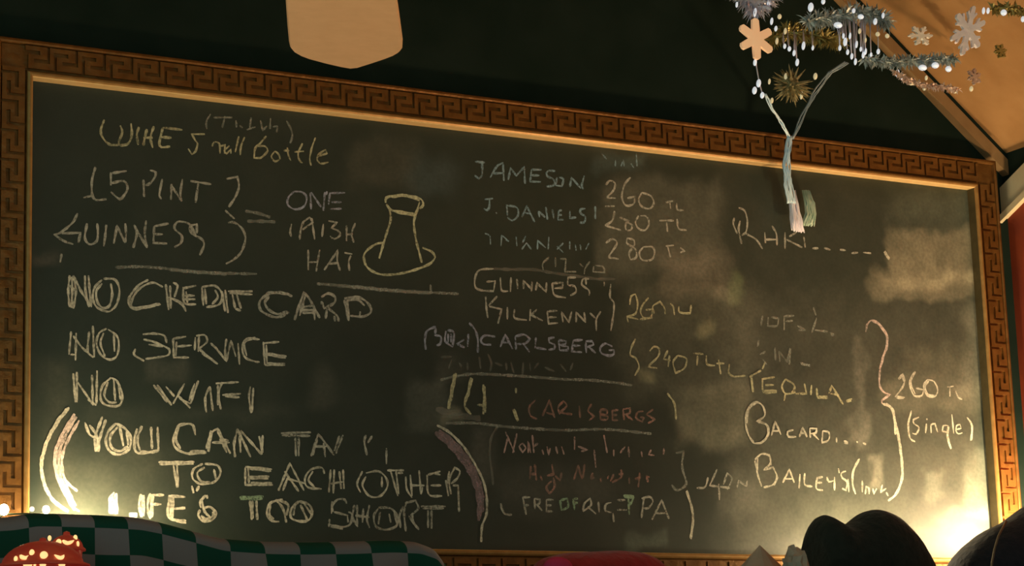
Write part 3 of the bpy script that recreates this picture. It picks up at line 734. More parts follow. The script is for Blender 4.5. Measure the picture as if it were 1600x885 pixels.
('bold chalk rum name with dots', '''
P|160,245 130,200 115,130 130,60 170,30 205,50 215,100 175,130 225,150 230,200 200,240 160,245 ; 122,140 134,64 170,36 ; 180,126 228,150 235,200 205,238 ; 250,205 270,130 300,200 ; 260,180 290,180 ; 365,175 335,185 340,210 380,210 ; 396,212 414,162 436,212 ; 403,192 431,192 ; 453,216 450,166 ; 450,166 486,168 482,190 455,194 ; 466,194 498,226 ; 514,238 518,180 ; 518,180 550,188 548,228 512,242 ; 590,215 590,240 ; 628,232 650,240 ; 630,242 650,246 ; 695,235 702,240 ; 728,243 745,250
''', 'strong', 3.4),
('bold chalk cream liqueur name with a note in brackets', '''
P|165,335 180,410 200,470 ; 165,330 200,300 240,310 245,350 210,385 ; 210,385 260,370 280,420 260,460 210,475 ; 180,320 175,400 ; 240,300 250,360 ; 285,420 265,465 ; 310,450 345,380 370,450 ; 325,430 360,430 ; 400,405 395,480 ; 425,400 425,460 465,470 ; 490,420 485,480 520,490 ; 490,425 520,420 ; 490,450 515,450 ; 540,420 550,445 575,440 ; 580,420 580,490 ; 600,375 605,400 ; 640,390 615,400 620,425 645,445 640,490 620,480 ; 650,430 655,500 ; 710,325 680,390 675,460 690,510 ; 705,330 676,392 672,460 ; 725,440 725,500 ; 740,510 745,470 760,480 760,510 ; 780,480 785,510 800,480 ; 830,460 820,500 850,480 ; 850,500 860,520
''', 'strong', 3.2),
]


def chalk_material(name, color, cover):
    m = bpy.data.materials.new(name)
    m.use_nodes = True
    nt = m.node_tree
    b = nt.nodes['Principled BSDF']
    b.inputs['Base Color'].default_value = (*color, 1)
    b.inputs['Roughness'].default_value = 0.95
    b.inputs['Specular IOR Level'].default_value = 0.1
    tc = nt.nodes.new('ShaderNodeTexCoord')
    n1 = nt.nodes.new('ShaderNodeTexNoise')
    n1.inputs['Scale'].default_value = 190
    n1.inputs['Detail'].default_value = 3
    nt.links.new(tc.outputs['Object'], n1.inputs['Vector'])
    n2 = nt.nodes.new('ShaderNodeTexNoise')
    n2.inputs['Scale'].default_value = 24
    n2.inputs['Detail'].default_value = 2
    nt.links.new(tc.outputs['Object'], n2.inputs['Vector'])
    ad = nt.nodes.new('ShaderNodeMath')
    ad.operation = 'ADD'
    nt.links.new(n1.outputs['Fac'], ad.inputs[0])
    nt.links.new(n2.outputs['Fac'], ad.inputs[1])
    mr = nt.nodes.new('ShaderNodeMapRange')
    mr.inputs[1].default_value, mr.inputs[2].default_value = 0.72, 1.22
    mr.inputs[3].default_value, mr.inputs[4].default_value = cover * 0.35, min(1.0, cover * 1.25)
    nt.links.new(ad.outputs[0], mr.inputs[0])
    nt.links.new(mr.outputs[0], b.inputs['Alpha'])
    return m


CHALK = {
    'white': chalk_material('white chalk', (0.72, 0.70, 0.60), 0.62),
    'strong': chalk_material('bold white chalk', (0.80, 0.76, 0.62), 0.92),
    'yellow': chalk_material('yellowish chalk', (0.74, 0.70, 0.44), 0.70),
    'hat': chalk_material('pale yellow chalk', (0.70, 0.70, 0.46), 0.85),
    'faint': chalk_material('faint chalk', (0.60, 0.60, 0.52), 0.38),
    'dim': chalk_material('rubbed chalk', (0.50, 0.46, 0.40), 0.22),
    'blue': chalk_material('faint bluish chalk', (0.42, 0.62, 0.74), 0.50),
    'lilac': chalk_material('lilac chalk', (0.58, 0.60, 0.76), 0.60),
    'green': chalk_material('green chalk', (0.48, 0.68, 0.46), 0.60),
    'pink': chalk_material('pink chalk', (0.72, 0.50, 0.46), 0.62),
    'red': chalk_material('faint red chalk', (0.66, 0.36, 0.30), 0.42),
    'mauve': chalk_material('wide mauve chalk', (0.55, 0.38, 0.42), 0.38),
    'rosy': chalk_material('rosy white chalk', (0.82, 0.66, 0.60), 0.85),
}


def smooth_line(p):
    """rounds a hand-drawn polyline, leaves sharp corners sharp"""
    if len(p) < 3:
        n = max(2, int(np.linalg.norm(p[-1] - p[0]) / 4) + 1)
        return np.array([p[0] + (p[-1] - p[0]) * k / n for k in range(n + 1)])
    out = []
    n = len(p)
    tang = []
    for i in range(n):
        if i in (0, n - 1):
            tang.append(None)
            continue
        a, b = p[i] - p[i - 1], p[i + 1] - p[i]
        ca = np.dot(a, b) / (np.linalg.norm(a) * np.linalg.norm(b) + 1e-9)
        tang.append((p[i + 1] - p[i - 1]) * 0.5 if ca > 0.1 else None)
    for i in range(n - 1):
        d = p[i + 1] - p[i]
        l = np.linalg.norm(d)

        def fit(t):
            return d if t is None else t * min(1.0, l / (np.linalg.norm(t) + 1e-9)) * 1.0
        m0, m1 = fit(tang[i]), fit(tang[i + 1])
        k = max(2, int(l / 3.0))
        for j in range(k):
            t = j / k
            h = (2 * t ** 3 - 3 * t ** 2 + 1, t ** 3 - 2 * t ** 2 + t, -2 * t ** 3 + 3 * t ** 2, t ** 3 - t ** 2)
            out.append(h[0] * p[i] + h[1] * m0 + h[2] * p[i + 1] + h[3] * m1)
    out.append(p[-1])
    return np.array(out)


lift = [0]


def chalk_line(label, spec, mat, width):
    """spec: 'V| x,y x,y ; x,y ...' with V a crop letter, several crops separated by newlines"""
    strokes = []
    for row in spec.strip().splitlines():
        row = row.strip()
        if not row:
            continue
        v, body = row.split('|')
        ox, oy, sc = VIEW[v.strip()]
        for st in body.split(';'):
            nums = [tuple(map(float, t.split(','))) for t in st.split()]
            if len(nums) < 2:
                continue
            strokes.append(np.array([(ox + x / sc, oy + y / sc) for x, y in nums]))
    # strokes that stand close together form one word
    words = []
    for p in strokes:
        b = [p[:, 0].min(), p[:, 1].min(), p[:, 0].max(), p[:, 1].max()]
        new, rest = [[p], b], []
        for ws, wb in words:
            if wb[0] - GAP < b[2] and b[0] - GAP < wb[2] and wb[1] - 5 < b[3] and b[1] - 5 < wb[3]:
                new = [ws + new[0], [min(wb[0], new[1][0]), min(wb[1], new[1][1]), max(wb[2], new[1][2]), max(wb[3], new[1][3])]]
            else:
                rest.append([ws, wb])
        words = rest + [new]
    for ws, wb in words:
        bm = bmesh.new()
        for p in ws:
            chalk_stroke(bm, p, width)
        o = obj('chalk_lettering', bm, CHALK[mat], board)
        o['label'] = label


GAP = 21


def chalk_stroke(bm, p, width):
    q = smooth_line(p)
    w = np.array([at(x, y, BY)[:] for x, y in q])
    n = len(w)
    lift[0] += 1
    y = BY - 0.0004 - (lift[0] % 60) * 1.2e-5
    ph = random.random() * 9
    L_, R_ = [], []
    hw = width * 0.5 / 770.0
    for i in range(n):
        d = w[min(i + 1, n - 1)] - w[max(i - 1, 0)]
        d = np.array([d[0], d[2]])
        d /= np.linalg.norm(d) + 1e-9
        nx, nz = -d[1], d[0]
        k = hw * (1 + 0.22 * math.sin(i * 0.9 + ph) + random.uniform(-.16, .16))
        if i in (0, n - 1):
            k *= 0.62
        L_.append(bm.verts.new((w[i][0] + nx * k, y, w[i][2] + nz * k)))
        R_.append(bm.verts.new((w[i][0] - nx * k, y, w[i][2] - nz * k)))
    for i in range(n - 1):
        bm.faces.new((L_[i], L_[i + 1], R_[i + 1], R_[i]))


for args in WRITING:
    chalk_line(*args)

# ------------------------------------------------------------------ ceiling fan
fan_tip = Vector((1.333, 2.700, ZW(0.90)))
axis = Vector((0.461, 0.892, 0)).normalized()
side = Vector((axis.y, -axis.x, 0))
R_TIP = 0.66
hub = fan_tip - axis * R_TIP
fan = thing('ceiling_fan', 'ceiling fan with cream rounded blade hanging down before the dark wall', 'ceiling fan', (hub.x, hub.y, ZW(0.93)))
OUT = [(0.17, -.055), (0.327, -.070), (0.477, -.0745), (0.547, -.076), (0.572, -.0755), (0.590, -.072), (0.606, -.064), (0.618, -.054), (0.636, -.031), (0.648, -.012), (0.653, 0),
       (0.648, .010), (0.626, .028), (0.600, .048), (0.585, .058), (0.570, .065), (0.552, .069), (0.523, .0695), (0.429, .066), (0.307, .061), (0.17, .050), (0.155, 0)]
for k in range(4):
    rot = Matrix.Rotation(k * math.pi / 2, 4, 'Z')
    pitch = Matrix.Rotation(math.radians(4), 4, Vector((0, 1, 0)))
    bm = bmesh.new()
    pts = [Vector((b_, a_, 0)) for a_, b_ in OUT]
    prism(bm, pts, (0, 0, 0.006))
    bmesh.ops.bevel(bm, geom=bm.edges[:], offset=0.0015, segments=2, affect='EDGES')
    base = Matrix.Translation(Vector((hub.x, hub.y, ZW(0.90)))) @ rot @ Matrix(((side.x, axis.x, 0, 0), (side.y, axis.y, 0, 0), (0, 0, 1, 0), (0, 0, 0, 1))) @ pitch
    bmesh.ops.transform(bm, matrix=base, verts=bm.verts[:])
    bl = obj('blade', bm, MAT['fan_blade'], fan)
    bm = bmesh.new()
    prism(bm, [Vector(p) for p in ((-.02, .08, .006), (.02, .08, .006), (.035, .20, .006), (.02, .24, .006), (-.02, .24, .006), (-.035, .20, .006))], (0, 0, 0.005))
    bmesh.ops.transform(bm, matrix=base, verts=bm.verts[:])
    obj('blade_bracket', bm, MAT['brass'], bl)
bm = bmesh.new()
lathe(bm, [(0, -.035), (.05, -.03), (.085, 0), (.10, .03), (.105, .07), (.09, .10), (.05, .125), (.02, .13), (0, .13)], (hub.x, hub.y, ZW(0.90)))
obj('motor_housing', bm, MAT['brass'], fan, True)
bm = bmesh.new()
lathe(bm, [(0, .12), (.013, .12), (.013, FLAT - 0.90 - .05), (.06, FLAT - 0.90 - .03), (.07, FLAT - .90), (0, FLAT - .90)], (hub.x, hub.y, ZW(0.90)), 20)
obj('downrod', bm, MAT['brass'], fan, True)


# ------------------------------------------------------------------ things on the shelf
def profile_hat(prof_px, Y, depth, mat, parent, name, zbase=SH, power=0.55, n=60, crease=0.0):
    """soft crown whose outline follows measured points"""
    pts = np.array([at(x, y, Y)[:] for x, y in prof_px])
    xs = pts[:, 0]
    hs = pts[:, 2] - ZW(zbase)
    t = np.concatenate([[0], np.cumsum(np.hypot(np.diff(xs), np.diff(hs)))])
    tt = np.linspace(0, t[-1], n)
    X = np.interp(tt, t, xs)
    Hh = np.interp(tt, t, hs)
    for _ in range(1):
        X[1:-1] = (X[:-2] + 2 * X[1:-1] + X[2:]) / 4
        Hh[1:-1] = (Hh[:-2] + 2 * Hh[1:-1] + Hh[2:]) / 4
    bm = bmesh.new()
    rows = []
    xm, xw = (X[0] + X[-1]) / 2, abs(X[-1] - X[0]) / 2
    NV = 22
    for i in range(n):
        u = (X[i] - xm) / xw
        d = depth * math.sqrt(max(0.06, 1 - min(1, abs(u)) ** 2.4))
        row = []
        for j in range(NV + 1):
            v = math.pi * j / NV
            s = math.sin(v) ** power if 0 < j < NV else 0.0
            dip = crease * math.exp(-((v - math.pi / 2) / 0.3) ** 2) * max(0, 1 - u * u)
            row.append(bm.verts.new((X[i], Y - d * math.cos(v), ZW(zbase) + max(0.0, Hh[i] * s - dip))))
        rows.append(row)
    for i in range(n - 1):
        for j in range(NV):
            bm.faces.new((rows[i][j], rows[i][j + 1], rows[i + 1][j + 1], rows[i + 1][j]))
    bmesh.ops.remove_doubles(bm, verts=bm.verts[:], dist=1e-6)
    bmesh.ops.recalc_face_normals(bm, faces=bm.faces[:])
    return obj(name, bm, mat, parent, True), xm, xw


def brim(parent, x, Y, rx, ry, mat, name='brim'):
    bm = bmesh.new()
    n = 40
    rings = []
    for f, z in ((0.55, .001), (0.75, .001), (0.92, .004), (1.0, .012), (1.0, .016), (0.92, .009), (0.75, .006), (0.55, .005)):
        rings.append([bm.verts.new((x + rx * f * math.cos(2 * math.pi * k / n), Y + ry * f * math.sin(2 * math.pi * k / n), ZW(SH) + z)) for k in range(n)])
    for a, b in zip(rings, rings[1:] + rings[:1]):
        for k in range(n):
            bm.faces.new((a[k], a[(k + 1) % n], b[(k + 1) % n], b[k]))
    bmesh.ops.recalc_face_normals(bm, faces=bm.faces[:])
    return obj(name, bm, mat, parent, True)


hat = thing('felt_hat', 'crumpled black felt hat with a two-peaked crown, silhouetted under the priced drinks', 'hat', at(1360, 930, 3.74), 'hats on the shelf')
_, xm, xw = profile_hat([(1258, 935), (1272, 885), (1272, 850), (1270, 833), (1276, 813), (1285, 803), (1298, 812), (1314, 823), (1332, 816), (1350, 800), (1367, 796),
                         (1388, 804), (1412, 829), (1432, 860), (1449, 888), (1462, 935)], 3.74, 0.085, MAT['black_felt'], hat, 'crown')
brim(hat, xm, 3.74, xw * 1.03, 0.12, MAT['black_felt'])
cap = thing('cloth_cap', 'dark navy cloth cap with pale seam at the far right end of the shelf', 'hat', at(1620, 930, 3.72), 'hats on the shelf')
_, xm, xw = profile_hat([(1484, 935), (1491, 885), (1503, 866), (1522, 847), (1548, 827), (1575, 815), (1590, 804), (1610, 788), (1650, 776), (1700, 790), (1735, 850), (1750, 935)],
                        3.72, 0.10, MAT['navy_felt'], cap, 'crown')
bm = bmesh.new()
seam = [at(1566, 816, 3.70) + Vector((0, -0.012, 0))] + [at(px, py, 3.613) for px, py in ((1560, 838), (1554, 858), (1550, 880), (1548, 900))]
tube(bm, seam, 0.0022, 6)
obj('seam', bm, MAT['seam'], cap, True)
bm = bmesh.new()
prism(bm, [Vector((xm + a_ * xw * 0.8, 3.655 - 0.07 * (1 - a_ * a_) , ZW(SH) + .001)) for a_ in (-1, -.75, -.5, -.25, 0, .25, .5, .75, 1)], (0, 0, 0.006))
obj('visor', bm, MAT['navy_felt'], cap)

rcap = thing('felt_hat', 'red felt hat lying low before the gold bottom rail of the board', 'hat', at(930, 930, 3.70), 'hats on the shelf')
profile_hat([(812, 935), (838, 892), (852, 872), (880, 865), (920, 863), (960, 861), (995, 864), (1015, 873), (1030, 892), (1055, 935)], 3.70, 0.075, MAT['red_felt'], rcap, 'crown')
bm = bmesh.new()
ellipsoid(bm, at(872, 888, 3.615), 0.030, 0.016, 0.020, 16, 10)
o = obj('pompom', bm, MAT['pink_felt'], rcap, True)
o['label'] = 'pink pompom'

# folded paper cone and crumpled tissue
bm = bmesh.new()
ap = at(1187, 852, 3.68)
nn = 14
ring = [bm.verts.new((ap.x + 0.082 * math.cos(2 * math.pi * k / nn) * (1 + .1 * (k % 2)), ap.y + 0.05 * math.sin(2 * math.pi * k / nn) * (1 + .1 * (k % 2)), ZW(SH) + 0.0005)) for k in range(nn)]
mid = [bm.verts.new((ap.x + 0.044 * math.cos(2 * math.pi * k / nn) * (1 + .05 * (k % 3)), ap.y + 0.026 * math.sin(2 * math.pi * k / nn), ZW(SH) + (ap.z - ZW(SH)) * .5)) for k in range(nn)]
top = bm.verts.new(ap)
for k in range(nn):
    j = (k + 1) % nn
    bm.faces.new((ring[k], ring[j], mid[j], mid[k]))
    bm.faces.new((mid[k], mid[j], top))
bm.faces.new(ring[::-1])
tag(obj('paper_cone', bm, MAT['paper']), 'pointed grey white paper cone standing left of the two-peaked black hat', 'paper cone')
bm = bmesh.new()
bmesh.ops.create_icosphere(bm, subdivisions=3, radius=1)
for v in bm.verts:
    k = 1 + random.uniform(-.22, .22)
    v.co = Vector((v.co.x * .026 * k, v.co.y * .022 * k, max(-.030, v.co.z * .040 * k)))
bmesh.ops.translate(bm, vec=at(1243, 893, 3.60) * 1.0, verts=bm.verts[:])
zmin = min(v.co.z for v in bm.verts)
bmesh.ops.translate(bm, vec=Vector((0, 0, ZW(SH) - zmin)), verts=bm.verts[:])
for v in bm.verts:
    if v.co.z < ZW(SH) + 0.004:
        v.co.z = ZW(SH)
tag(obj('crumpled_tissue', bm, MAT['paper']), 'small crumpled grey tissue between the paper cone and the black hat', 'tissue')

# checked cloth draped along the left of the shelf
ck = bpy.data.materials.new('green and white check')
ck.use_nodes = True
nt = ck.node_tree
b = nt.nodes['Principled BSDF']
b.inputs['Roughness'].default_value = 0.9
b.inputs['Specular IOR Level'].default_value = 0.15
uv = nt.nodes.new('ShaderNodeUVMap')
uv.uv_map = 'UVMap'
ch = nt.nodes.new('ShaderNodeTexChecker')
ch.inputs['Scale'].default_value = 1.0
nt.links.new(uv.outputs['UV'], ch.inputs['Vector'])
ch.inputs['Color1'].default_value = (0.012, 0.085, 0.060, 1)
ch.inputs['Color2'].default_value = (0.25, 0.25, 0.28, 1)
nz = nt.nodes.new('ShaderNodeTexNoise')
nz.inputs['Scale'].default_value = 120
tcn = nt.nodes.new('ShaderNodeTexCoord')
nt.links.new(tcn.outputs['Object'], nz.inputs['Vector'])
mm = nt.nodes.new('ShaderNodeMix')
mm.data_type = 'RGBA'
mm.blend_type = 'MULTIPLY'
mm.inputs[0].default_value = 0.6
nt.links.new(ch.outputs['Color'], mm.inputs[6])
nt.links.new(nz.outputs['Color'], mm.inputs[7])
nt.links.new(ch.outputs['Color'], b.inputs['Base Color'])
top_px = [(-120, 815), (-40, 812), (10, 809), (45, 803), (90, 804), (150, 806), (205, 809), (240, 816), (285, 828), (335, 842), (400, 847), (470, 848), (540, 847), (600, 845), (640, 847), (665, 856), (682, 880)]
YC = 3.80
tp = np.array([at(x, y, YC)[:] for x, y in top_px])
nU, nV = 160, 30
tu = np.linspace(0, 1, nU)
xs = np.interp(tu, np.linspace(0, 1, len(tp)), tp[:, 0])
zs = np.interp(tu, np.linspace(0, 1, len(tp)), tp[:, 2])
for _ in range(3):
    zs[1:-1] = (zs[:-2] + zs[1:-1] * 2 + zs[2:]) / 4
    xs[1:-1] = (xs[:-2] + xs[1:-1] * 2 + xs[2:]) / 4
bm = bmesh.new()
uvl = bm.loops.layers.uv.new('UVMap')
grid = []
for i in range(nU):
    H_ = zs[i] - ZW(SH) - .002
    row = []
    f1 = math.sin(xs[i] * 31) * .5 + math.sin(xs[i] * 53 + 1) * .5
    sec = []
    for j in range(nV + 1):
        t = j / nV
        if t < .30:                                   # back hem up to the crest
            a_ = t / .30 * math.pi / 2
            y, z = YC + .055 * math.cos(a_), zs[i] - .03 * (1 - math.sin(a_))
        elif t < .55:                                 # crest over to the front
            a_ = (t - .30) / .25 * math.pi / 2
            y, z = YC - .045 * math.sin(a_), zs[i] - .022 * (1 - math.cos(a_))
        else:
            q = (t - .55) / .45
            y = YC - .045 - .012 * q - .010 * f1 * q
            z = zs[i] - .022 - (H_ - .022) * q
        sec.append((y, z))
    l = 0
    for j, (y, z) in enumerate(sec):
        if j:
            l += math.hypot(y - sec[j - 1][0], z - sec[j - 1][1])
        row.append((bm.verts.new((xs[i], y, max(z, ZW(SH) + .001))), l))
    grid.append(row)
for i in range(nU - 1):
    for j in range(nV):
        q = (grid[i][j], grid[i][j + 1], grid[i + 1][j + 1], grid[i + 1][j])
        f = bm.faces.new([w[0] for w in q])
        for lp, w, xi in zip(f.loops, q, (i, i, i + 1, i + 1)):
            lp[uvl].uv = (100.3 + (xs[xi] - 1.0) / (0.050 + 0.011 * (xs[xi] - 1.0)), w[1] / 0.045 + 100.2)
cloth = obj('checked_cloth', bm, ck, None, True)
sol = cloth.modifiers.new('thickness', 'SOLIDIFY')
sol.thickness = 0.002
sol.offset = -1
tag(cloth, 'green and grey-white checked cloth bunched along the shelf under the board', 'cloth')


# lit fairy lights behind the cloth and behind the hats
def bulb(parent, p, r, watt):
    bm = bmesh.new()
    ellipsoid(bm, p, r, r, r * 1.15, 14, 10)
    lum = max(10.0, watt / (math.pi * 4 * math.pi * r * r))
    m = material('lit warm bulb', (1, 0.85, 0.55), 0.4, emit=(1.0, 0.76, 0.42), emit_s=lum)
    return obj('bulb', bm, m, parent, True)


LFT = [(6, 797, 3.885, .0085, 0.12), (50, 796, 3.90, .0035, 0), (72, 797, 3.895, .0062, 0.10), (140, 834, 3.935, .008, 4.5), (215, 838, 3.935, .006, 0.7), (-50, 834, 3.92, .008, 1.2)]
fairy = thing('fairy_lights', 'warm fairy lights glowing between the checked cloth and the board', 'fairy lights', at(70, 930, 3.885), 'fairy lights along the shelf')
bm = bmesh.new()
wp = sorted([at(a_, b_ + 7, c_) for a_, b_, c_, _, _ in LFT], key=lambda p: p.x)
wp = [Vector((wp[0].x - .02, 3.90, ZW(SH) + .003))] + wp + [Vector((wp[-1].x + .05, 3.90, ZW(SH) + .003))]
tube(bm, wp, 0.0016, 6)
obj('wire', bm, MAT['wire'], fairy, True)
for a_, b_, c_, r_, e_ in LFT:
    bulb(fairy, at(a_, b_, c_), r_, e_)
RGT = [(1462, 905, 3.86, .010, 6.5), (1372, 870, 3.88, .009, 3.0), (1642, 822, 3.845, .010, 12.0)]
fairy2 = thing('fairy_lights', 'warm lights hidden behind the two dark hats at the right of the shelf', 'fairy lights', at(1450, 935, 3.87), 'fairy lights along the shelf')
bm = bmesh.new()
wp = sorted([at(a_, b_ + 9, c_) for a_, b_, c_, _, _ in RGT], key=lambda p: p.x)
wp = [Vector((wp[0].x - .02, 3.90, ZW(SH) + .003))] + wp + [Vector((wp[-1].x + .02, 3.90, ZW(SH) + .003))]
tube(bm, wp, 0.0016, 6)
obj('wire', bm, MAT['wire'], fairy2, True)
for a_, b_, c_, r_, e_ in RGT:
    bulb(fairy2, at(a_, b_, c_), r_, e_)


# red pierced lanterns in front of the cloth
def lantern(name, label, px, py, Y, rad, hgt, insets, dark=False):
    top = at(px, py, Y)
    ln = thing(name, label, 'lantern', (top.x, Y, ZW(SH)), 'red pierced lanterns on the shelf')
    zt = top.z
    zr = zt - hgt
    prof = [(0, zt)]
    for k in range(1, 9):
        a_ = k / 8 * math.pi / 2
        prof.append((rad * .86 * math.sin(a_), zr + hgt * math.cos(a_) ** 1.2))
    prof += [(rad, zr - .004), (rad, zr - .007), (rad * .8, zr - .007)]
    bm = bmesh.new()
    lathe(bm, [(r_, z_) for r_, z_ in prof], (top.x, Y, 0), 40)
    bmesh.ops.recalc_face_normals(bm, faces=bm.faces[:])
    obj('dome', bm, MAT['red_glass'], ln, True)
    bm = bmesh.new()
    lathe(bm, [(rad * .82, zr - .006), (rad * .78, ZW(SH) + .012), (rad * .85, ZW(SH)), (0, ZW(SH))], (top.x, Y, 0), 40)
    obj('body', bm, MAT['red_glass'], ln, True)
    bm = bmesh.new()
    lathe(bm, [(0, zt + .006), (.005, zt + .004), (.006, zt), (.004, zt - .003)], (top.x, Y, 0), 12)
    obj('finial', bm, MAT['red_glass'], ln, True)
    for (qx, qy, wx_, wz_, kind) in insets:
        # carry the inset out to the lantern's skin
        c = None
        for q in range(400):
            p = at(qx, qy, Y - rad * 1.05 + q * rad / 400)
            if p.z > zr:
                f = max(0.0, min(1.0, (p.z - zr) / hgt)) ** (1 / 1.2)
                rr = rad * .86 * math.sqrt(max(0, 1 - f * f))
            else:
                rr = rad * .81
            c = p
            if math.hypot(p.x - top.x, p.y - Y) <= rr:
                break
        bm = bmesh.new()
        if kind == 'dot':
            ellipsoid(bm, c, wx_, .004, wz_, 12, 8)
        else:
            sg = 1 if kind == 'cr' else -1
            pts = []
            for k in range(9):
                a_ = math.pi + k / 8 * math.pi
                pts.append(Vector((c.x + wx_ * math.cos(a_) + sg * wx_ * .25 * (math.sin(a_) + 1), c.y - .003, c.z + wz_ * math.sin(a_) * 1.2 + wz_ * .5)))
            pts.append(Vector((c.x, c.y - .003, c.z + wz_ * .15)))
            prism(bm, pts, (0, .008, 0))
        g = obj('glass_inset', bm, MAT['glow'], ln)
        g['label'] = 'glowing yellow cut-out'
    return ln


Lz = lambda x, y: (x / 11.43, 820 + y / 11.43)
ins = [(*Lz(570, 505), .0042, .0052, 'dot'), (*Lz(440, 580), .0085, .0065, 'cr'), (*Lz(282, 615), .003, .0045, 'dot'), (*Lz(785, 550), .0066, .0062, 'dot'),
       (*Lz(1075, 580), .0075, .0066, 'cl'), (*Lz(765, 690), .0055, .0085, 'dot'), (*Lz(500, 715), .008, .0055, 'dot'), (*Lz(620, 715), .0018, .005, 'dot'), (*Lz(1105, 715), .0055, .005, 'dot')]
lantern('pierced_lantern', 'red domed lantern with glowing cut-outs in front of the checked cloth', 67, 846, 3.55, 0.073, 0.034, ins)
ins = [(*Lz(1050, 335), .0052, .0070, 'dot'), (*Lz(1200, 315), .0088, .0068, 'cr'), (*Lz(1345, 240), .0034, .0050, 'dot'), (*Lz(1390, 350), .0024, .0050, 'dot'), (*Lz(885, 245), .003, .0046, 'dot')]
lantern('pierced_lantern', 'darker red lantern half hidden behind the red domed lantern', 104, 836, 3.685, 0.031, 0.020, ins, True)

# ------------------------------------------------------------------ winter decorations at the top right
YG = 3.84


def tinsel(name, label, path, rad_px, n, mat, hang=1.0):
    """bushy strand: a core with fine metallic bristles"""
    P_ = [at(*p) for p in path]
    q = []
    for i in range(len(P_) - 1):
        for k in range(12):
            q.append(P_[i].lerp(P_[i + 1], k / 12))
    q.append(P_[-1])
    bm = bmesh.new()
    tube(bm, q, 0.0025, 6)
    R = rad_px / 745.0
    for _ in range(int(n * 1.5)):
        c = random.choice(q)
        d = Vector((random.gauss(0, 1), random.gauss(0, .7), random.gauss(-.35, 1) * hang)).normalized()
        l = R * random.uniform(.45, 1.15)
        wv = d.cross(Vector((random.random(), random.random(), random.random()))).normalized() * random.uniform(.0010, .0024)
        e = c + d * l
        e.y = min(e.y, 3.962)
        m_ = c.lerp(e, .6) + Vector((0, 0, l * .10))
        v = [bm.verts.new(c - wv), bm.verts.new(c + wv), bm.verts.new(m_ + wv), bm.verts.new(m_ - wv), bm.verts.new(e)]
        bm.faces.new((v[0], v[1], v[2], v[3]))
        bm.faces.new((v[3], v[2], v[4]))
    o = obj(name, bm, mat)
    return tag(o, label, 'garland', 'tinsel garlands at the top right')


bead_proto = {}


def beads(parent, lst, mat, name='bead'):
    for (px, py, w_, h_) in lst:
        key = mat.name
        if key not in bead_proto:
            bm = bmesh.new()
            ellipsoid(bm, (0, 0, 0), 1, 1, 1, 10, 8)
            o = obj(name, bm, mat, parent, True)
            bead_proto[key] = o
        else:
            o = bead_proto[key].copy()
            C.objects.link(o)
            o.name = name
            o.parent = parent
        o.matrix_parent_inverse = Matrix.Identity(4)
        p = at(px, py, YG - .012)
        pw = parent.matrix_world.translation
        o.location = p - pw
        o.scale = (w_ / 1800, w_ / 1800, h_ / 1500)
        o.rotation_euler = (0, math.radians(12), 0)


def Z5(l):
    return [(1300 + x / 5.33, y / 5.33, w, h) for x, y, w, h in l]


def Z4(l):
    return [(1100 + x / 6.146, y / 6.146, w, h) for x, y, w, h in l]


g1 = tinsel('tinsel_garland', 'bushy silver lilac tinsel above the peach snowflake', [(1138, -34, YG), (1168, -4, YG), (1180, 14, YG), (1196, 0, YG), (1216, -34, YG)], 26, 520, MAT['tinsel_silver'])
beads(g1, Z4([(315, 45, 5, 10), (490, 120, 6, 16), (620, 30, 6, 10)]), MAT['bead'])
g2 = tinsel('tinsel_garland', 'teal silver tinsel with dangling white beads left of the tan ceiling', [(1262, 34, YG), (1300, 28, YG), (1340, 18, YG), (1372, 26, YG), (1386, 34, YG)], 20, 560, MAT['tinsel_teal'])
beads(g2, Z5([(110, 350, 8, 15), (65, 400, 6, 10), (130, 435, 6, 10), (165, 470, 6, 11), (195, 515, 6, 12), (205, 370, 5, 13), (260, 460, 6, 12), (280, 430, 5, 12), (240, 410, 5, 9),
             (385, 430, 7, 10), (425, 130, 6, 11), (360, 180, 8, 12), (150, 300, 5, 12), (50, 210, 17, 9), (240, 140, 12, 8), (325, 455, 5, 8), (95, 300, 5, 10), (180, 90, 7, 9)]), MAT['bead'])
beads(g2, Z5([(380, 285, 9, 8), (460, 300, 9, 8), (230, 260, 6, 10), (280, 335, 4, 9)]), MAT['bead_gold'])
beads(g2, Z4([(1025, 70, 11, 16), (1145, 15, 8, 10), (955, 440, 7, 15), (1045, 460, 5, 9)]), MAT['bead'])
g3 = tinsel('tinsel_garland', 'grey teal tinsel strand along the lower edge of the ceiling slope', [(1352, 93, YG), (1392, 98, YG), (1430, 96, YG), (1462, 94, YG), (1490, 92, YG)], 15, 520, MAT['tinsel_teal'])
beads(g3, Z5([(755, 565, 17, 9), (860, 545, 15, 10), (970, 575, 13, 10), (545, 610, 8, 14), (590, 650, 9, 9)]), MAT['bead'])
g4 = tinsel('tinsel_garland', 'pale pink tinsel strand below the grey teal one', [(1398, 112, 3.77), (1420, 126, 3.77), (1446, 134, 3.77), (1470, 136, 3.77), (1498, 140, 3.77)], 9, 240, MAT['tinsel_pink'])
beads(g4, Z5([(660, 690, 15, 8), (770, 730, 8, 11), (865, 720, 7, 10), (1025, 760, 9, 8), (785, 650, 6, 9), (1160, 740, 8, 10), (1160, 635, 5, 8)]), MAT['bead_gold'])
g5 = tinsel('tinsel_garland', 'olive gold tinsel in the top right corner of the picture', [(1552, 14, 3.55), (1580, 14, 3.55), (1612, 20, 3.55), (1650, 10, 3.55)], 15, 300, MAT['tinsel_gold'])
beads(g5, Z5([(1430, 105, 12, 10), (1262, 90, 6, 12), (1300, 90, 6, 11), (1590, 160, 8, 10)]), MAT['bead'])
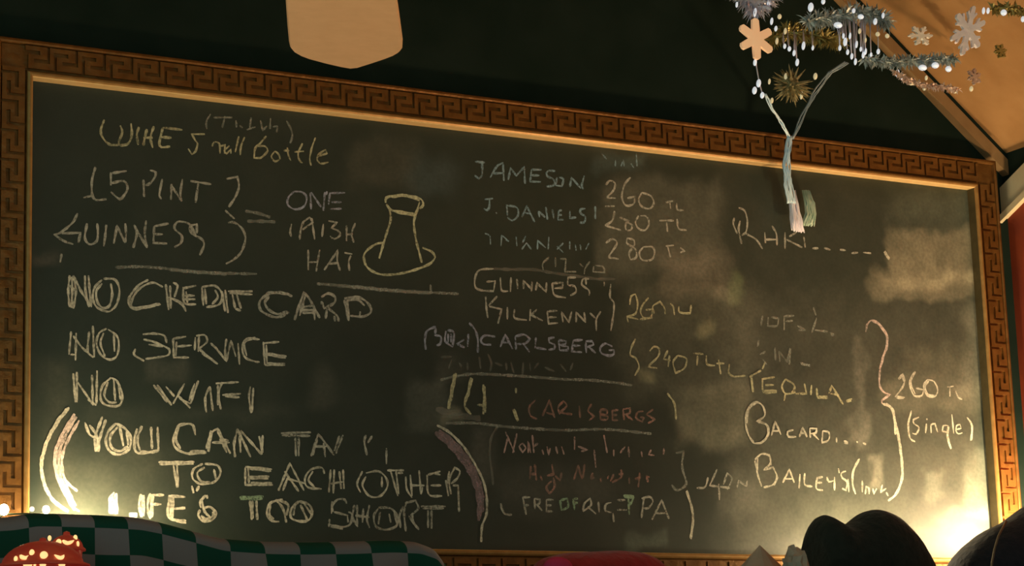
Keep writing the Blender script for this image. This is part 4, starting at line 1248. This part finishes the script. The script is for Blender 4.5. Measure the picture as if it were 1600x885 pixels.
for o in list(g5.children):
    p = o.location + g5.matrix_world.translation
    v = p - Vector((0, 0, CAMZ))
    o.location = Vector((0, 0, CAMZ)) + v * (3.535 / v.y)
g6 = tinsel('tinsel_garland', 'olive gold tinsel strand between the peach snowflake and the teal tinsel', [(1204, 62, YG + .06), (1232, 50, YG + .06), (1262, 54, YG + .06), (1290, 62, YG + .06), (1312, 66, YG + .06)], 22, 420, MAT['tinsel_gold'])
beads(g6, Z4([(650, 205, 6, 13), (690, 275, 6, 10), (775, 445, 6, 9), (820, 470, 7, 9), (865, 510, 6, 11), (895, 600, 7, 13)]), MAT['bead'])
beads(g6, Z4([(780, 300, 6, 12), (700, 395, 6, 12), (725, 160, 8, 9)]), MAT['bead_gold'])


def strands(parent, lst, top_py):
    bm = bmesh.new()
    for px, py, w_, h_ in lst:
        for k in range(2):
            ty = top_py + random.uniform(-8, 8)
            if py - ty < 10:
                continue
            a_, b_ = at(px - (py - ty) * .06 + random.uniform(-3, 3), ty, YG), at(px, py + h_ * .4, YG - .008)
            m_ = a_.lerp(b_, .5) + Vector((random.uniform(-.003, .003), 0, 0))
            tube(bm, [a_, m_, b_], .0011, 5)
    obj('bead_strands', bm, MAT['tinsel_silver'], parent, True)


strands(g2, Z5([(110, 350, 8, 15), (65, 400, 6, 10), (130, 435, 6, 10), (165, 470, 6, 11), (195, 515, 6, 12), (205, 370, 5, 13), (260, 460, 6, 12), (280, 430, 5, 12), (240, 410, 5, 9),
                (385, 430, 7, 10), (325, 455, 5, 8), (95, 300, 5, 10), (280, 335, 4, 9), (150, 300, 5, 12)]), 30)
strands(g6, Z4([(775, 445, 6, 9), (820, 470, 7, 9), (865, 510, 6, 11), (895, 600, 7, 13), (955, 440, 7, 15), (1045, 460, 5, 9), (700, 395, 6, 12)]), 52)


def snowflake(label, px, py, Y, r_px, mat, rot, arms=6, width=.34, flat=1.0, lean=0.0, barbs=True):
    r = r_px / 745.0
    c = at(px, py, Y)
    bm = bmesh.new()
    th = .007

    out = []
    hw = r * width * .5
    for k in range(arms):
        a = rot + k * 2 * math.pi / arms
        d = Vector((math.sin(a), 0, math.cos(a)))
        t = Vector((math.cos(a), 0, -math.sin(a)))
        root = hw / math.tan(math.pi / arms) * 1.02
        arm = [(root, -.5), (r * .60, -.5), (r * .60, -.5), (r * .92, -.45), (r, -.2), (r, .2), (r * .92, .45), (r * .60, .5), (root, .5)]
        if barbs:
            arm = [(root, -.45), (r * .48, -.42), (r * .70, -.95), (r * .78, -.75), (r * .66, -.42), (r * .94, -.36), (r, -.1),
                   (r, .1), (r * .94, .36), (r * .66, .42), (r * .78, .75), (r * .70, .95), (r * .48, .42), (root, .45)]
        for e, f in arm:
            p = d * e + t * (f * 2 * hw)
            if not out or (out[-1] - p).length > 1e-5:
                out.append(p)
    prism(bm, [p + Vector((0, -th / 2, 0)) for p in out], (0, th, 0))
    for v in bm.verts:
        v.co.z *= flat
    bmesh.ops.rotate(bm, cent=(0, 0, 0), matrix=Matrix.Rotation(lean, 3, 'Y'), verts=bm.verts[:])
    bmesh.ops.translate(bm, vec=c, verts=bm.verts[:])
    bmesh.ops.recalc_face_normals(bm, faces=bm.faces[:])
    o = obj('snowflake_ornament', bm, mat)
    return tag(o, label, 'ornament', 'snowflake ornaments at the top right')


s1 = snowflake('large peach orange six-armed snowflake hanging over the dark wall', 1181, 61, YG - .02, 33, MAT['flake_peach'], 0.0, barbs=False, width=.40)
beads(s1, Z4([(490, 600, 7, 12), (525, 800, 9, 14), (485, 870, 9, 13)]) + [(1191, 149, 8, 11)], MAT['bead'])
bm = bmesh.new()
tube(bm, [at(1181, 90, YG - .01), at(1182, 105, YG - .01), at(1186, 128, YG - .01), at(1192, 150, YG - .01)], .0016, 6)
obj('hanging_cord', bm, MAT['tinsel_silver'], s1, True)
snowflake('small white snowflake against the tan ceiling above the grey teal tinsel', 1438, 56, YG - .02, 25, MAT['flake_white'], .5, flat=.70, lean=-.1, width=.27)
snowflake('tilted lilac white snowflake right of the small white one', 1512, 48, 3.60, 46, MAT['flake_lilac'], .2, flat=.66, lean=-1.0, width=.31)
s4 = snowflake('tiny dark gold snowflake at the far right against the tan ceiling', 1563, 80, 3.60, 12, MAT['tinsel_gold'], .3, width=.32)
s5 = snowflake('tiny pale snowflake below the tilted one on the tan ceiling', 1522, 120, 3.70, 14, MAT['tinsel_pink'], .1, flat=1.0, width=.28)

# gold glitter cluster
oc = at(1236, 133, YG)
orn = thing('glitter_star', 'dull gold glittering spiky ornament hanging above the frame', 'ornament', oc)
bm = bmesh.new()
bmesh.ops.create_icosphere(bm, subdivisions=2, radius=.018)
bmesh.ops.translate(bm, vec=oc, verts=bm.verts[:])
for k in range(110):
    d = Vector((random.gauss(0, 1.25), random.gauss(0, .6), random.gauss(-.1, .9))).normalized()
    l = random.uniform(.028, .046) * (1 + .25 * abs(d.x))
    s = d.orthogonal().normalized() * .0055
    t = d.cross(s)
    a_ = [bm.verts.new(oc + d * .010 + s), bm.verts.new(oc + d * .010 + t), bm.verts.new(oc + d * .010 - s), bm.verts.new(oc + d * .010 - t)]
    e = bm.verts.new(oc + d * l)
    for i in range(4):
        bm.faces.new((a_[i], a_[(i + 1) % 4], e))
obj('spikes', bm, MAT['gold_glitter'], orn)
Z8 = lambda l: [(1160 + x / 7.373, 80 + y / 7.373, w, h) for x, y, w, h in l]
beads(orn, Z8([(500, 290, 7, 11), (310, 350, 5, 10), (680, 510, 6, 14), (840, 290, 8, 12), (340, 570, 6, 10)]), MAT['bead_gold'])

# blue ribbon streamer falling over the frame
st = thing('ribbon_streamer', 'pale blue ribbon streamer hanging over the frame onto the board with a tassel', 'streamer', at(1235, 215, 3.93))


def bundle(name, path, w0, w1, n, mat, parent):
    bm = bmesh.new()
    P_ = [at(*p) for p in path]
    q = []
    for i in range(len(P_) - 1):
        for k in range(6):
            q.append(P_[i].lerp(P_[i + 1], k / 6))
    q.append(P_[-1])
    m = len(q)
    for s in range(n):
        a_ = random.uniform(-1, 1)
        ph = random.uniform(0, 6)
        pts = []
        for i, c in enumerate(q):
            w = (w0 + (w1 - w0) * i / (m - 1)) / 745 * .5
            pts.append(c + Vector((a_ * w + .0012 * math.sin(i * .8 + ph), random.uniform(-.001, .001) - .004 * math.cos(a_ * 1.5), .001 * math.sin(i * .6 + ph))))
        tube(bm, pts, random.uniform(.0012, .0022), 5)
    return obj(name, bm, mat, parent, True)


bundle('strand', [(1194, 148, YG), (1206, 172, 3.88), (1222, 196, 3.91), (1232, 216, 3.94)], 5, 6, 4, MAT['ribbon_blue'], st)
bundle('strand', [(1322, 98, YG), (1296, 114, 3.86), (1270, 148, 3.90), (1252, 184, 3.92), (1237, 218, 3.94)], 13, 6, 4, MAT['ribbon_grey'], st)
bundle('trunk', [(1234, 214, 3.935), (1230, 240, 3.935), (1229, 262, 3.94), (1232, 290, 3.945), (1237, 318, 3.955)], 8, 17, 11, MAT['ribbon_blue'], st)


def tassel(path, w0, w1, n, mat):
    bm = bmesh.new()
    P_ = [at(*p) for p in path]
    m = len(P_)
    for s in range(n):
        a_ = random.uniform(-1, 1)
        k1 = random.uniform(.7, 1.0)
        pts = []
        for i in range(m):
            t = i / (m - 1)
            w = (w0 + (w1 - w0) * t) / 745 * .5
            c = P_[0].lerp(P_[-1], t * k1) if m == 2 else P_[i]
            pts.append(c + Vector((a_ * w, random.uniform(-.006, .002), random.uniform(-.003, .003))))
        tube(bm, pts, [.0020] * (m - 1) + [.0012], 5)
    return obj('tassel', bm, mat, st, True)


tassel([(1236, 300, 3.96), (1240, 322, 3.965), (1243, 344, 3.965), (1246, 362, 3.965)], 10, 26, 46, MAT['tassel_white'])
tassel([(1258, 300, 3.97), (1264, 318, 3.97), (1266, 336, 3.97), (1262, 352, 3.97)], 12, 24, 44, MAT['tassel_green'])
